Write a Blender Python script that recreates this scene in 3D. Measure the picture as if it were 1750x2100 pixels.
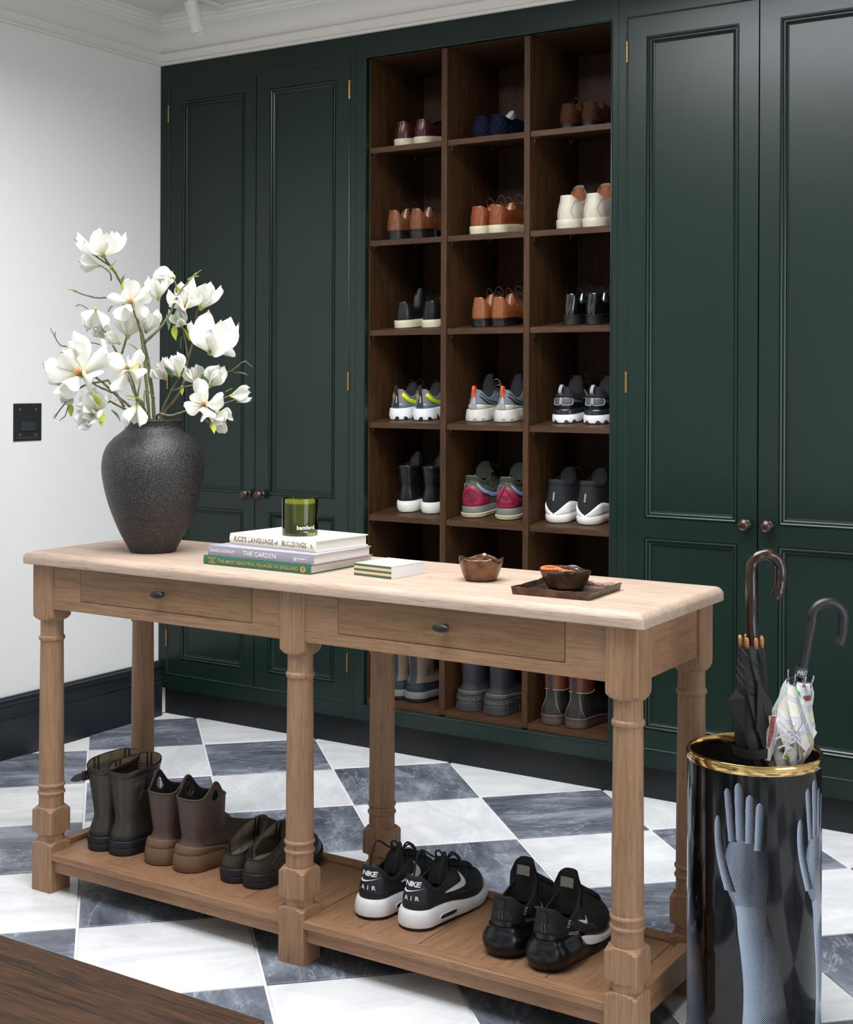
import bpy, bmesh, math, random
from mathutils import Vector, Matrix, Euler
for o in list(bpy.data.objects): bpy.data.objects.remove(o)
SC = bpy.context.scene; COL = SC.collection
PI = math.pi
sin, cos = math.sin, math.cos

# ---------------------------------------------------------------- camera
F_PX, CX, CY, YAW, ROLL = 2836.3, 847.17, 783.14, 32.662, 0.25
CAM = Vector((3.7053, -3.9739, 1.2884))
cd = bpy.data.cameras.new('camera'); cam = bpy.data.objects.new('camera', cd); COL.objects.link(cam)
cd.sensor_fit = 'HORIZONTAL'; cd.sensor_width = 36; cd.lens = F_PX/1750*36
cd.shift_x = (875-CX)/1750; cd.shift_y = (CY-1050)/1750
cam.matrix_world = Matrix.Translation(CAM) @ Matrix.Rotation(math.radians(YAW), 4, 'Z') @ Matrix.Rotation(PI/2, 4, 'X') @ Matrix.Rotation(math.radians(ROLL), 4, 'Z')
cd.clip_start = 0.05
SC.camera = cam

# ---------------------------------------------------------------- light and exposure
w = bpy.data.worlds.new('world'); SC.world = w; w.use_nodes = True
w.node_tree.nodes['Background'].inputs[0].default_value = (0.80, 0.90, 1.0, 1)
w.node_tree.nodes['Background'].inputs[1].default_value = 0.0
def area(name, loc, rot, sx, sy, power, col, spread=180):
    l = bpy.data.lights.new(name, 'AREA'); l.shape = 'RECTANGLE'; l.size = sx; l.size_y = sy; l.energy = power; l.color = col
    l.spread = math.radians(spread)
    o = bpy.data.objects.new(name, l); COL.objects.link(o); o.location = loc; o.rotation_euler = rot
    return o
SKY = (0.95, 3.3, -3.05, -0.85)     # x0, x1, y0, y1 of the roof lantern over the room
area('roof_light', ((SKY[0]+SKY[1])/2, -1.85, 3.27), (0, 0, 0), 2.25, 1.9, 180, (0.97, 0.985, 1.0))
area('roof_light_slope', (1.85, -2.93, 2.98), (math.radians(62), 0, 0), 1.7, .55, 20, (0.90, 0.96, 1.0), 100)
area('garden_window_light', (2.0, -5.9, 1.25), (PI/2, 0, 0), 2.0, 1.7, 7, (0.86, 0.93, 1.0))
area('side_window_light', (5.15, -2.2, 1.3), (PI/2, 0, PI/2), 1.6, 1.7, 32, (0.9, 0.95, 1.0))
SC.view_settings.view_transform = 'Standard'; SC.view_settings.look = 'None'
SC.view_settings.exposure = 0.0; SC.view_settings.gamma = 1.0; SC.view_settings.use_curve_mapping = False

# ---------------------------------------------------------------- helpers
_a = math.radians(YAW)
FW = Vector((-sin(_a), cos(_a), 0)); RT = Vector((cos(_a), sin(_a), 0)); UP = Vector((0, 0, 1))
def at(px, py, D):
    """world point seen at photograph pixel px,py at depth D metres in front of the camera"""
    du, dv, r = px-CX, py-CY, math.radians(ROLL)
    u = du*cos(r)+dv*sin(r); v = -du*sin(r)+dv*cos(r)
    return CAM + (FW + RT*(u/F_PX) - UP*(v/F_PX))*D
def srgb(r, g=None, b=None):
    if g is None: g = b = r
    f = lambda c: (c/255/12.92) if c/255 <= .04045 else ((c/255+.055)/1.055)**2.4
    return (f(r), f(g), f(b), 1)

def mat(name, col, rough=.5, metal=0., spec=.5, noise=0., nscale=8., bump=0., bscale=200., coat=0., sheen=0., trans=0., ior=1.5, sss=0., nstretch=(1, 1, 1), col2=None, rnd=0.):
    m = bpy.data.materials.new(name); m.use_nodes = True; nt = m.node_tree; N = nt.nodes; L = nt.links
    b = N['Principled BSDF']; I = b.inputs
    I['Base Color'].default_value = col if len(col) == 4 else (*col, 1)
    I['Roughness'].default_value = rough; I['Metallic'].default_value = metal; I['Specular IOR Level'].default_value = spec
    I['Coat Weight'].default_value = coat; I['Coat Roughness'].default_value = .08
    I['Sheen Weight'].default_value = sheen; I['Transmission Weight'].default_value = trans; I['IOR'].default_value = ior
    if sss: I['Subsurface Weight'].default_value = sss; I['Subsurface Radius'].default_value = (.01, .01, .01)
    tc = None
    if noise or bump or col2:
        tc = N.new('ShaderNodeTexCoord'); mp = N.new('ShaderNodeMapping'); mp.inputs['Scale'].default_value = nstretch
        L.new(tc.outputs['Object'], mp.inputs[0])
        src = mp.outputs[0]
        if rnd:
            oi = N.new('ShaderNodeObjectInfo'); va = N.new('ShaderNodeVectorMath'); va.operation = 'MULTIPLY_ADD'
            cb = N.new('ShaderNodeCombineXYZ')
            for k in range(3): L.new(oi.outputs['Random'], cb.inputs[k])
            L.new(cb.outputs[0], va.inputs[0]); va.inputs[1].default_value = (rnd, rnd*1.7, rnd*.7); L.new(src, va.inputs[2]); src = va.outputs[0]
    if noise or col2:
        n = N.new('ShaderNodeTexNoise'); n.inputs['Scale'].default_value = nscale; n.inputs['Detail'].default_value = 6; n.inputs['Roughness'].default_value = .6
        L.new(src, n.inputs[0]); cr = N.new('ShaderNodeValToRGB'); L.new(n.outputs[0], cr.inputs[0])
        c = list(col)[:3]
        c2 = list(col2)[:3] if col2 else [x*(1+noise) for x in c]; c1 = c if col2 else [x*(1-noise) for x in c]
        cr.color_ramp.elements[0].position = .32; cr.color_ramp.elements[1].position = .68
        cr.color_ramp.elements[0].color = (*c1, 1); cr.color_ramp.elements[1].color = (*c2, 1)
        L.new(cr.outputs[0], I['Base Color'])
    if bump:
        n2 = N.new('ShaderNodeTexNoise'); n2.inputs['Scale'].default_value = bscale; n2.inputs['Detail'].default_value = 3; L.new(src, n2.inputs[0])
        bp = N.new('ShaderNodeBump'); bp.inputs['Strength'].default_value = bump; bp.inputs['Distance'].default_value = .002
        L.new(n2.outputs[0], bp.inputs['Height']); L.new(bp.outputs[0], I['Normal'])
    return m

def wood(name, c1, c2, c3, axis='X', rough=.5, sc=1.0, bump=.25, spec=.4, contrast=1.):
    """oak: long streaks and fine pores running along the given axis, a little different on every board"""
    m = bpy.data.materials.new(name); m.use_nodes = True; nt = m.node_tree; N = nt.nodes; L = nt.links
    b = N['Principled BSDF']; b.inputs['Roughness'].default_value = rough; b.inputs['Specular IOR Level'].default_value = spec
    tc = N.new('ShaderNodeTexCoord'); oi = N.new('ShaderNodeObjectInfo')
    cb = N.new('ShaderNodeCombineXYZ')
    for k in range(3): L.new(oi.outputs['Random'], cb.inputs[k])
    va = N.new('ShaderNodeVectorMath'); va.operation = 'MULTIPLY_ADD'; va.inputs[1].default_value = (7, 13, 5)
    L.new(cb.outputs[0], va.inputs[0]); L.new(tc.outputs['Object'], va.inputs[2])
    def nz(scale, st, detail=5, dist=0.):
        mp = N.new('ShaderNodeMapping'); s = [st, st, st]; s['XYZ'.index(axis)] = 1.; mp.inputs['Scale'].default_value = s
        n = N.new('ShaderNodeTexNoise'); n.inputs['Scale'].default_value = scale*sc; n.inputs['Detail'].default_value = detail; n.inputs['Distortion'].default_value = dist
        L.new(va.outputs[0], mp.inputs[0]); L.new(mp.outputs[0], n.inputs[0]); return n.outputs[0]
    big = nz(2.2, 9, 4, .6); fine = nz(9, 22, 6); pore = nz(26, 22, 2)
    cr = N.new('ShaderNodeValToRGB'); cr.color_ramp.elements[0].position = .5-.2/contrast; cr.color_ramp.elements[1].position = .5+.2/contrast
    cr.color_ramp.elements[0].color = (*c1[:3], 1); cr.color_ramp.elements[1].color = (*c2[:3], 1); L.new(big, cr.inputs[0])
    mx = N.new('ShaderNodeMix'); mx.data_type = 'RGBA'; r2 = N.new('ShaderNodeMapRange'); r2.inputs[1].default_value = .45; r2.inputs[2].default_value = .75; r2.inputs[4].default_value = .75
    L.new(fine, r2.inputs[0]); L.new(r2.outputs[0], mx.inputs['Factor']); L.new(cr.outputs[0], mx.inputs['A']); mx.inputs['B'].default_value = (*c3[:3], 1)
    mx2 = N.new('ShaderNodeMix'); mx2.data_type = 'RGBA'; mx2.blend_type = 'MULTIPLY'; r3 = N.new('ShaderNodeMapRange'); r3.inputs[1].default_value = .56; r3.inputs[2].default_value = .70; r3.inputs[4].default_value = .65
    L.new(pore, r3.inputs[0]); L.new(r3.outputs[0], mx2.inputs['Factor']); L.new(mx.outputs['Result'], mx2.inputs['A']); mx2.inputs['B'].default_value = (.55, .45, .38, 1)
    L.new(mx2.outputs['Result'], b.inputs['Base Color'])
    bp = N.new('ShaderNodeBump'); bp.inputs['Strength'].default_value = bump; bp.inputs['Distance'].default_value = .0012; L.new(fine, bp.inputs['Height']); L.new(bp.outputs[0], b.inputs['Normal'])
    return m

class MB:
    """collects geometry for one mesh object"""
    def __init__(s): s.v = []; s.f = []; s.m = []
    def add(s, vs, fs, mi=0):
        o = len(s.v); s.v += [tuple(v) for v in vs]; s.f += [tuple(i+o for i in f) for f in fs]; s.m += [mi]*len(fs); return s
    def box(s, x0, x1, y0, y1, z0, z1, mi=0):
        return s.add([(x, y, z) for z in (z0, z1) for y in (y0, y1) for x in (x0, x1)],
                     [(0, 2, 3, 1), (4, 5, 7, 6), (0, 1, 5, 4), (2, 6, 7, 3), (0, 4, 6, 2), (1, 3, 7, 5)], mi)
    def rings(s, rs, mi=0, closed=True, cap0=True, cap1=True, mif=None):
        """loft through rings of equal length"""
        n = len(rs[0]); vs = [p for r in rs for p in r]; fs = []; ms = []
        for j in range(len(rs)-1):
            for i in range(n if closed else n-1):
                k = (i+1) % n
                fs.append((j*n+i, j*n+k, (j+1)*n+k, (j+1)*n+i)); ms.append(mif(i, j) if mif else mi)
        if closed and cap0: fs.append(tuple(range(n-1, -1, -1))); ms.append(ms[0] if ms else mi)
        if closed and cap1: fs.append(tuple((len(rs)-1)*n+i for i in range(n))); ms.append(ms[-2] if len(ms) > 1 else mi)
        o = len(s.v); s.v += [tuple(v) for v in vs]; s.f += [tuple(i+o for i in f) for f in fs]; s.m += ms; return s
    def lathe(s, prof, n=32, c=(0, 0, 0), mi=0, axis=None, cap0=True, cap1=True):
        M = Matrix() if axis is None else Vector(axis).to_track_quat('Z', 'Y').to_matrix().to_4x4()
        rs = [[tuple(Vector(c)+(M @ Vector((r*cos(2*PI*i/n), r*sin(2*PI*i/n), z)))) for i in range(n)] for r, z in prof]
        return s.rings(rs, mi, True, cap0, cap1)
    def tube(s, pts, r, n=8, mi=0, caps=True):
        pts = [Vector(p) for p in pts]; R = r if isinstance(r, (list, tuple)) else [r]*len(pts); rs = []; ref = None
        for i, p in enumerate(pts):
            t = (pts[min(i+1, len(pts)-1)]-pts[max(i-1, 0)]).normalized()
            if ref is None: ref = t.orthogonal().normalized()
            ref = (ref-t*ref.dot(t)); ref = ref.normalized() if ref.length > 1e-6 else t.orthogonal().normalized()
            b = t.cross(ref)
            rs.append([tuple(p+(ref*cos(2*PI*k/n)+b*sin(2*PI*k/n))*R[i]) for k in range(n)])
        return s.rings(rs, mi, True, caps, caps)
    def grid(s, fn, nu, nv, mi=0, mif=None):
        return s.add([tuple(fn(i/nu, j/nv)) for j in range(nv+1) for i in range(nu+1)], [], mi)._gf(nu, nv, mi, mif)
    def _gf(s, nu, nv, mi, mif):
        o = len(s.v)-(nu+1)*(nv+1)
        for j in range(nv):
            for i in range(nu):
                a = o+j*(nu+1)+i; s.f.append((a, a+1, a+nu+2, a+nu+1)); s.m.append(mif(i, j) if mif else mi)
        return s
    def mesh(s, name, mats, smooth=True, auto=None):
        me = bpy.data.meshes.new(name); me.from_pydata(s.v, [], s.f)
        for m in (mats if isinstance(mats, (list, tuple)) else [mats]): me.materials.append(m)
        me.polygons.foreach_set('material_index', s.m)
        me.polygons.foreach_set('use_smooth', [smooth]*len(s.f)); me.update()
        if smooth and auto: me.set_sharp_from_angle(angle=math.radians(auto))
        return me
    def build(s, name, mats, parent=None, smooth=False, auto=None, bevel=0., seg=2, fix=True, loc=None):
        me = s.mesh(name, mats, smooth or bool(auto), auto)
        if fix:
            bm = bmesh.new(); bm.from_mesh(me); bmesh.ops.recalc_face_normals(bm, faces=bm.faces); bm.to_mesh(me); bm.free()
        o = bpy.data.objects.new(name, me); COL.objects.link(o)
        if parent: o.parent = parent
        if loc: o.location = loc
        if bevel:
            b = o.modifiers.new('bevel', 'BEVEL'); b.width = bevel; b.segments = seg; b.limit_method = 'ANGLE'; b.angle_limit = math.radians(35)
        return o
def thing(name, label, cat, loc=(0, 0, 0), rz=0, group=None):
    o = bpy.data.objects.new(name, None); COL.objects.link(o); o.location = loc; o.rotation_euler = (0, 0, rz); o.empty_display_size = .05
    o['label'] = label; o['category'] = cat
    if group: o['group'] = group
    return o
def structure(o): o['kind'] = 'structure'; return o
def copy_tree(o, parent=None):
    c = o.copy(); COL.objects.link(c); c.parent = parent
    for ch in list(o.children): copy_tree(ch, c)
    return c
def text_mesh(s, size, fn, mb, mi=0, align='CENTER', spacing=1., bold=0.):
    """flat lettering mapped through fn(x, y) -> point and added to a mesh builder"""
    cu = bpy.data.curves.new('t', 'FONT'); cu.body = s; cu.size = size; cu.align_x = align; cu.align_y = 'CENTER'; cu.space_character = spacing; cu.resolution_u = 2; cu.offset = bold
    o = bpy.data.objects.new('t', cu); COL.objects.link(o)
    bpy.context.view_layer.update()
    me = bpy.data.meshes.new_from_object(o.evaluated_get(bpy.context.evaluated_depsgraph_get()))
    vs = [tuple(fn(v.co.x, v.co.y)) for v in me.vertices]; fs = [tuple(p.vertices) for p in me.polygons]
    bpy.data.objects.remove(o); bpy.data.curves.remove(cu); bpy.data.meshes.remove(me)
    mb.add(vs, fs, mi)
def smooth(a, b, x):
    t = min(1, max(0, (x-a)/(b-a) if b != a else 1)); return t*t*(3-2*t)
def lerp(a, b, t): return a+(b-a)*t
def spline(pts, n=8):
    """Catmull-Rom through points"""
    P = [Vector(p) for p in pts]; P = [P[0]*2-P[1]]+P+[P[-1]*2-P[-2]]; out = []
    for i in range(1, len(P)-2):
        for k in range(n):
            t = k/n; a, b, c, d = P[i-1:i+3]
            out.append(.5*((2*b)+(c-a)*t+(2*a-5*b+4*c-d)*t*t+(3*b-a-3*c+d)*t**3))
    out.append(P[-2]); return out
# ---------------------------------------------------------------- materials of the room
M = {}
M['wall'] = mat('wall_paint', srgb(232, 231, 229), .85, spec=.25, bump=.05, bscale=150)
M['ceil'] = mat('ceiling_paint', srgb(214, 211, 206), .9, spec=.2)
M['cornice'] = mat('cornice_plaster', srgb(224, 220, 213), .8, spec=.25)
M['skirt'] = mat('skirting_paint', srgb(30, 34, 40), .32, spec=.45, bump=.04, bscale=40)
M['green'] = mat('green_satin_paint', srgb(14, 33, 27), .27, spec=.42, bump=.008, bscale=90, noise=.04, nscale=3)
M['plinth'] = mat('plinth_paint', srgb(24, 27, 28), .5, spec=.3)
M['grout'] = mat('grout', srgb(222, 222, 220), .9, spec=.2)
M['brass'] = mat('aged_brass', srgb(158, 130, 84), .32, 1.)
M['brassrim'] = mat('polished_brass', srgb(212, 178, 116), .12, 1.)
M['bronze'] = mat('antique_bronze', srgb(92, 78, 70), .32, 1., noise=.25, nscale=60)
M['black'] = mat('black_satin', srgb(20, 20, 22), .45)
M['gap'] = mat('dark_gap', srgb(8, 8, 8), .9, spec=.1)
DO = [srgb(68, 43, 22), srgb(42, 26, 12), srgb(86, 56, 30)]
M['dark_oak_z'] = wood('dark_oak_upright', *DO, axis='Z', rough=.55, sc=1.6, spec=.3)
M['dark_oak_x'] = wood('dark_oak_across', *DO, axis='X', rough=.5, sc=1.6, spec=.35)
M['dark_oak_y'] = wood('dark_oak_deep', *DO, axis='Y', rough=.55, sc=1.6, spec=.3)
OK = [srgb(166, 144, 127), srgb(180, 159, 143), srgb(146, 123, 106)]
OK_SHADE = [srgb(144, 110, 82), srgb(160, 126, 97), srgb(122, 89, 64)]  # same oak for legs and front aprons, shade put into the colour
M['oak_x'] = wood('pale_oak_across', *OK, axis='X', rough=.55)
M['oak_xd'] = wood('shaded_oak_apron', *OK_SHADE, axis='X', rough=.55)
M['oak_z'] = wood('shaded_oak_upright', *OK_SHADE, axis='Z', rough=.55)
OK3 = [srgb(142, 106, 78), srgb(158, 120, 89), srgb(118, 85, 61)]
M['oak_rail'] = wood('oak_rail', *OK3, axis='X', rough=.5)
M['oak_y'] = wood('pale_oak_deep', *OK3, axis='Y', rough=.55)

def marble(name, dark):
    m = bpy.data.materials.new(name); m.use_nodes = True; nt = m.node_tree; N = nt.nodes; L = nt.links
    b = N['Principled BSDF']; b.inputs['Roughness'].default_value = .38 if dark else .3; b.inputs['Specular IOR Level'].default_value = .4
    tc = N.new('ShaderNodeTexCoord'); oi = N.new('ShaderNodeObjectInfo'); cb = N.new('ShaderNodeCombineXYZ')
    for k in range(3): L.new(oi.outputs['Random'], cb.inputs[k])
    va = N.new('ShaderNodeVectorMath'); va.operation = 'MULTIPLY_ADD'; va.inputs[1].default_value = (31, 17, 23)
    L.new(cb.outputs[0], va.inputs[0]); L.new(tc.outputs['Object'], va.inputs[2])
    mp = N.new('ShaderNodeMapping'); mp.inputs['Scale'].default_value = (1, 2.2, 1); mp.inputs['Rotation'].default_value = (0, 0, .5); L.new(va.outputs[0], mp.inputs[0])
    def nz(s, d, dist): n = N.new('ShaderNodeTexNoise'); n.inputs['Scale'].default_value = s; n.inputs['Detail'].default_value = d; n.inputs['Distortion'].default_value = dist; n.inputs['Roughness'].default_value = .62; L.new(mp.outputs[0], n.inputs[0]); return n.outputs[0]
    big, vein, fine = nz(3.2, 8, .8), nz(2.2, 10, 1.6), nz(45, 4, 0)
    cr = N.new('ShaderNodeValToRGB'); e = cr.color_ramp.elements; L.new(big, cr.inputs[0])
    if dark:
        e[0].position = .34; e[0].color = srgb(70, 75, 84); e[1].position = .72; e[1].color = srgb(160, 167, 178)
        x = e.new(.52); x.color = srgb(104, 111, 122)
    else:
        e[0].position = .3; e[0].color = srgb(196, 198, 202); e[1].position = .6; e[1].color = srgb(226, 226, 227)
    # thin veins where the second noise crosses its middle
    s1 = N.new('ShaderNodeMath'); s1.operation = 'SUBTRACT'; s1.inputs[1].default_value = .5; L.new(vein, s1.inputs[0])
    s2 = N.new('ShaderNodeMath'); s2.operation = 'ABSOLUTE'; L.new(s1.outputs[0], s2.inputs[0])
    mr = N.new('ShaderNodeMapRange'); mr.inputs[1].default_value = .0; mr.inputs[2].default_value = .012 if dark else .03; mr.inputs[3].default_value = .45 if dark else .22; mr.inputs[4].default_value = 0; L.new(s2.outputs[0], mr.inputs[0])
    mx = N.new('ShaderNodeMix'); mx.data_type = 'RGBA'; L.new(mr.outputs[0], mx.inputs['Factor']); L.new(cr.outputs[0], mx.inputs['A']); mx.inputs['B'].default_value = srgb(190, 196, 204) if dark else srgb(178, 182, 190)
    m2 = N.new('ShaderNodeMix'); m2.data_type = 'RGBA'; m2.blend_type = 'OVERLAY'; m2.inputs['Factor'].default_value = .55 if dark else .12; L.new(mx.outputs['Result'], m2.inputs['A']); L.new(fine, m2.inputs['B'])
    L.new(m2.outputs['Result'], b.inputs['Base Color']); return m
M['marble_w'] = marble('white_marble', False); M['marble_d'] = marble('grey_marble', True)

# ---------------------------------------------------------------- floor
fl = structure(MB().box(-.2, 5.2, -6.1, .3, -.06, -.004).build('floor', M['grout']))
U, V = Vector((.70711, .70711, 0)), Vector((.70711, -.70711, 0)); G0 = Vector((.1551, -.5243, 0)); TS = .4; g = .0035
def tile_mesh(m):
    h = TS/2-g; b = .0012
    mb = MB(); mb.rings([[(sx*q, sy*q, z) for sx, sy in ((-1, -1), (1, -1), (1, 1), (-1, 1))] for q, z in ((h, -.005), (h, -b), (h-b, 0))])
    return mb.mesh('tile', m, False)
tw, td = tile_mesh(M['marble_w']), tile_mesh(M['marble_d'])
for i in range(-8, 14):
    for j in range(-8, 14):
        c = G0+U*(TS*(i+.5))+V*(TS*(j+.5))
        if -.05 < c.x < 4.5 and -3.75 < c.y < .2:
            t = bpy.data.objects.new('tile', tw if (i+j) % 2 == 0 else td); COL.objects.link(t); t.parent = fl
            t.location = (c.x, c.y, random.Random(i*31+j).uniform(-.0004, .0004)); t.rotation_euler = (0, 0, PI/4+(PI/2)*random.Random(i*7+j*13).choice([0, 1, 2, 3]))
# ---------------------------------------------------------------- walls, ceiling, roof light shaft
ZC = 2.645
structure(MB().box(-.11, -.008, -6, .6, 0, 2.9).build('wall_left', M['wall']))
structure(MB().box(-.1, 5.2, .44, .56, 0, 2.9).build('wall_back', M['wall']))
structure(MB().box(5.2, 5.3, -6, .6, 0, 2.9).build('wall_right', M['wall']))
structure(MB().box(-.1, 5.3, -6.1, -6, 0, 2.9).build('wall_rear', M['wall']))
x0, x1, y0, y1 = SKY
mb = MB().box(-.1, x0, -6, .5, ZC, ZC+.1).box(x1, 5.25, -6, .5, ZC, ZC+.1).box(x0, x1, -6, y0, ZC, ZC+.1).box(x0, x1, y1, .5, ZC, ZC+.1)
structure(mb.build('ceiling', M['ceil']))
mb = MB()
mb.box(x0-.05, x0, y0, y1, ZC, 3.30).box(x1, x1+.05, y0, y1, ZC, 3.30).box(x0, x1, y0-.05, y0, ZC, 3.30).box(x0, x1, y1, y1+.05, ZC, 3.30)
mb.box(x0-.05, x1+.05, y0-.05, y1+.05, 3.30, 3.36)
mb.rings([[(x, y, z) for y, z in ((-3.05, 2.66), (-3.05, 2.73), (-2.81, 3.235), (-2.86, 3.26), (-3.05, 2.9))] for x in (x0, x1)])
structure(mb.build('window_1', mat('lantern_lining', srgb(150, 150, 150), .8)))
# cornice: lower moulding, cove, upper moulding; profile is (projection, height)
CP = [(0, 2.503), (.012, 2.503), (.014, 2.512), (.010, 2.515), (.014, 2.522), (.022, 2.532), (.026, 2.540), (.024, 2.545), (.018, 2.547), (.020, 2.56), (.032, 2.58), (.055, 2.597), (.085, 2.606), (.092, 2.608), (.094, 2.616), (.104, 2.618), (.108, 2.626), (.122, 2.630), (.126, 2.638), (.150, 2.640), (.152, 2.646), (0, 2.646)]
def cornice(name, path):
    mb = MB(); mb.rings([[f(p, z) for p, z in CP] for f in path]); return structure(mb.build(name, M['cornice'], auto=28, smooth=True))
cornice('trim_1', [lambda p, z: (-.008+p, -6, z), lambda p, z: (-.008+p, -p, z)])
cornice('trim_2', [lambda p, z: (-.008+p, -p, z), lambda p, z: (5.2, -p, z)])
# skirting board on the left wall
SP = [(0, 0), (.024, 0), (.024, .128), (.021, .131), (.021, .136), (.024, .139), (.024, .144), (.018, .149), (.018, .178), (.0225, .182), (.025, .188), (.025, .194), (.022, .200), (.014, .204), (.012, .208), (0, .208)]
structure(MB().rings([[(-.008+p, y, z) for p, z in SP] for y in (-6, -.002)]).build('baseboard_left', M['skirt'], auto=30, smooth=True))

# ---------------------------------------------------------------- fitted cabinets
def rect_loft(mb, x0, x1, z0, z1, prof, cap=True, mi=0):
    """concentric rectangular mouldings on an XZ plane; prof is (inset, y)"""
    rs = [[(x0+i, y, z0+i), (x1-i, y, z0+i), (x1-i, y, z1-i), (x0+i, y, z1-i)] for i, y in prof]
    mb.rings(rs, mi, True, False, cap)
PANEL = [(0, -.0), (.0, .0035), (.0022, .0035), (.0032, -.001), (.0065, -.002), (.0095, .0), (.0105, .0045), (.013, .0045), (.0145, .002), (.018, .0045), (.0205, .009), (.0225, .0095), (.0235, .012), (.0255, .012)]
ZD0, ZD1 = .165, 2.418
def door(parent, x0, x1, px0, px1, knob_side, hinge_side, label=None):
    zs = [(.222, .812), (.872, 2.357)]
    mb = MB(); yf, yb = 0., .022
    mb.box(x0, px0, yf, yb, ZD0, ZD1).box(px1, x1, yf, yb, ZD0, ZD1)
    mb.box(px0, px1, yf, yb, ZD0, zs[0][0]).box(px0, px1, yf, yb, zs[0][1], zs[1][0]).box(px0, px1, yf, yb, zs[1][1], ZD1)
    d = mb.build('door', M['green'], parent)
    if label: d['label'] = label
    for a, b in zs:
        m2 = MB(); rect_loft(m2, px0, px1, a, b, PANEL); m2.build('panel', M['green'], d, fix=False)
    kx = (px1+x1)/2-.002 if knob_side == 'R' else (x0+px0)/2+.002
    k = MB(); k.lathe([(.0, 0), (.0135, 0), (.0135, .003), (.011, .005), (.006, .007), (.0055, .018), (.009, .021), (.0165, .024), (.0185, .028), (.0175, .032), (.014, .034), (.013, .0335), (.011, .0355), (.006, .037), (0, .0372)], 28, (kx, 0, .872), 0, (0, -1, 0), False, False)
    k.build('knob', M['bronze'], d, auto=50, smooth=True)
    hx = x0-.0025 if hinge_side == 'L' else x1+.0025
    for hz in (2.315, 1.29, .30):
        h = MB()
        for q in range(5): h.lathe([(0, -.0064), (.0032, -.0064), (.0036, -.006), (.0036, .006), (.0032, .0064), (0, .0064)], 12, (hx, -.0035, hz+(q-2)*.0132), 0, None, False, False)
        h.box(hx-.004, hx+.004, -.0012, .0, hz-.033, hz+.033)
        h.build('hinge', M['brass'], d, auto=40, smooth=True)
    return d
def frame_unit(parent, fx0, fx1, ox0, ox1, oz0, oz1, depth=.4):
    mb = MB(); mb.box(fx0, ox0, -.0, .022, .106, 2.5025).box(ox1, fx1, -.0, .022, .106, 2.5025)
    mb.box(ox0, ox1, 0, .022, .106, oz0).box(ox0, ox1, 0, .022, oz1, 2.5025)
    mb.build('face_frame', M['green'], parent)
    b = MB(); rect_loft(b, ox0-.003, ox1+.003, oz0-.003, oz1+.003, [(0, 0), (.0004, -.0012), (.0016, -.003), (.003, -.0038), (.0045, -.003), (.0058, -.0012), (.0062, .001), (.0062, .022)], False)
    b.build('bead', M['green'], parent, smooth=True, auto=50, fix=False)
    MB().box(fx0, fx1, .04, .058, .0, .1058).build('plinth', M['plinth'], parent)
c1 = thing('wardrobe_cabinet', 'dark green two-door cabinet left of the open shoe cubbies, against the white wall', 'cabinet', (0, 0, 0), group='dark green fitted cabinets')
frame_unit(c1, -.006, .9155, .037, .889, .162, 2.421)
door(c1, .0395, .4660, .108, .413, 'R', 'L'); door(c1, .4695, .8865, .532, .829, 'L', 'R')
MB().box(.0, .915, .024, .42, .108, 2.49).build('carcass', M['gap'], c1)
c3 = thing('wardrobe_cabinet', 'dark green panelled cabinet right of the shoe cubbies, behind the umbrella stand', 'cabinet', (0, 0, 0), group='dark green fitted cabinets')
frame_unit(c3, 1.9145, 3.62, 1.9445, 2.793, .162, 2.421)
door(c3, 1.9475, 2.3625, 2.008, 2.304, 'R', 'L'); door(c3, 2.3665, 2.790, 2.4265, 2.729, 'L', 'R')
MB().box(1.916, 3.6, .024, .42, .108, 2.49).build('carcass', M['gap'], c3)
# shoe cubbies
c2 = thing('shoe_cubby_cabinet', 'dark oak shoe cubbies in a green frame between the two panelled cabinets', 'shoe cabinet')
mb = MB(); fx0, fx1, ox0, ox1, oz0, oz1 = .9165, 1.9135, .9555, 1.892, .157, 2.421
frame_unit(c2, fx0, fx1, ox0, ox1, oz0, oz1)
DEP = .372; YF = .013
PX = [(.944, .963), (1.2595, 1.2815), (1.5755, 1.5965), (1.8885, 1.905)]
for i, (a, b) in enumerate(PX):
    y = .0225 if i in (0, 3) else YF
    if i == 0: a, b = .944, .9625
    MB().box(a, b, y, DEP+.02, .150 if i in (0, 3) else .164, 2.425 if i in (0, 3) else 2.416).build('side_panel' if i in (0, 3) else 'divider', M['dark_oak_z'], c2, bevel=.0008)
MB().box(.944, 1.905, DEP, DEP+.012, .15, 2.43).build('back_panel', M['dark_oak_z'], c2)
MB().box(.9555, 1.892, .0225, DEP, 2.4165, 2.43).build('top_panel', M['dark_oak_x'], c2)
M['pin'] = mat('shelf_pin_metal', srgb(170, 165, 155), .35, .9)
PIN = {sg: MB().box(*sorted((0, sg*.016)), -.004, .004, -.003, -.0005).box(*sorted((0, sg*.003)), -.003, .003, -.016, -.003).mesh('shelf_pin', M['pin'], False) for sg in (1, -1)}
BAY = [(.963, 1.259), (1.282, 1.575), (1.597, 1.888)]
TILT = math.tan(math.radians(6.2)); SHZ = [2.105, 1.781, 1.468, 1.1465, .823, .497]
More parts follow.
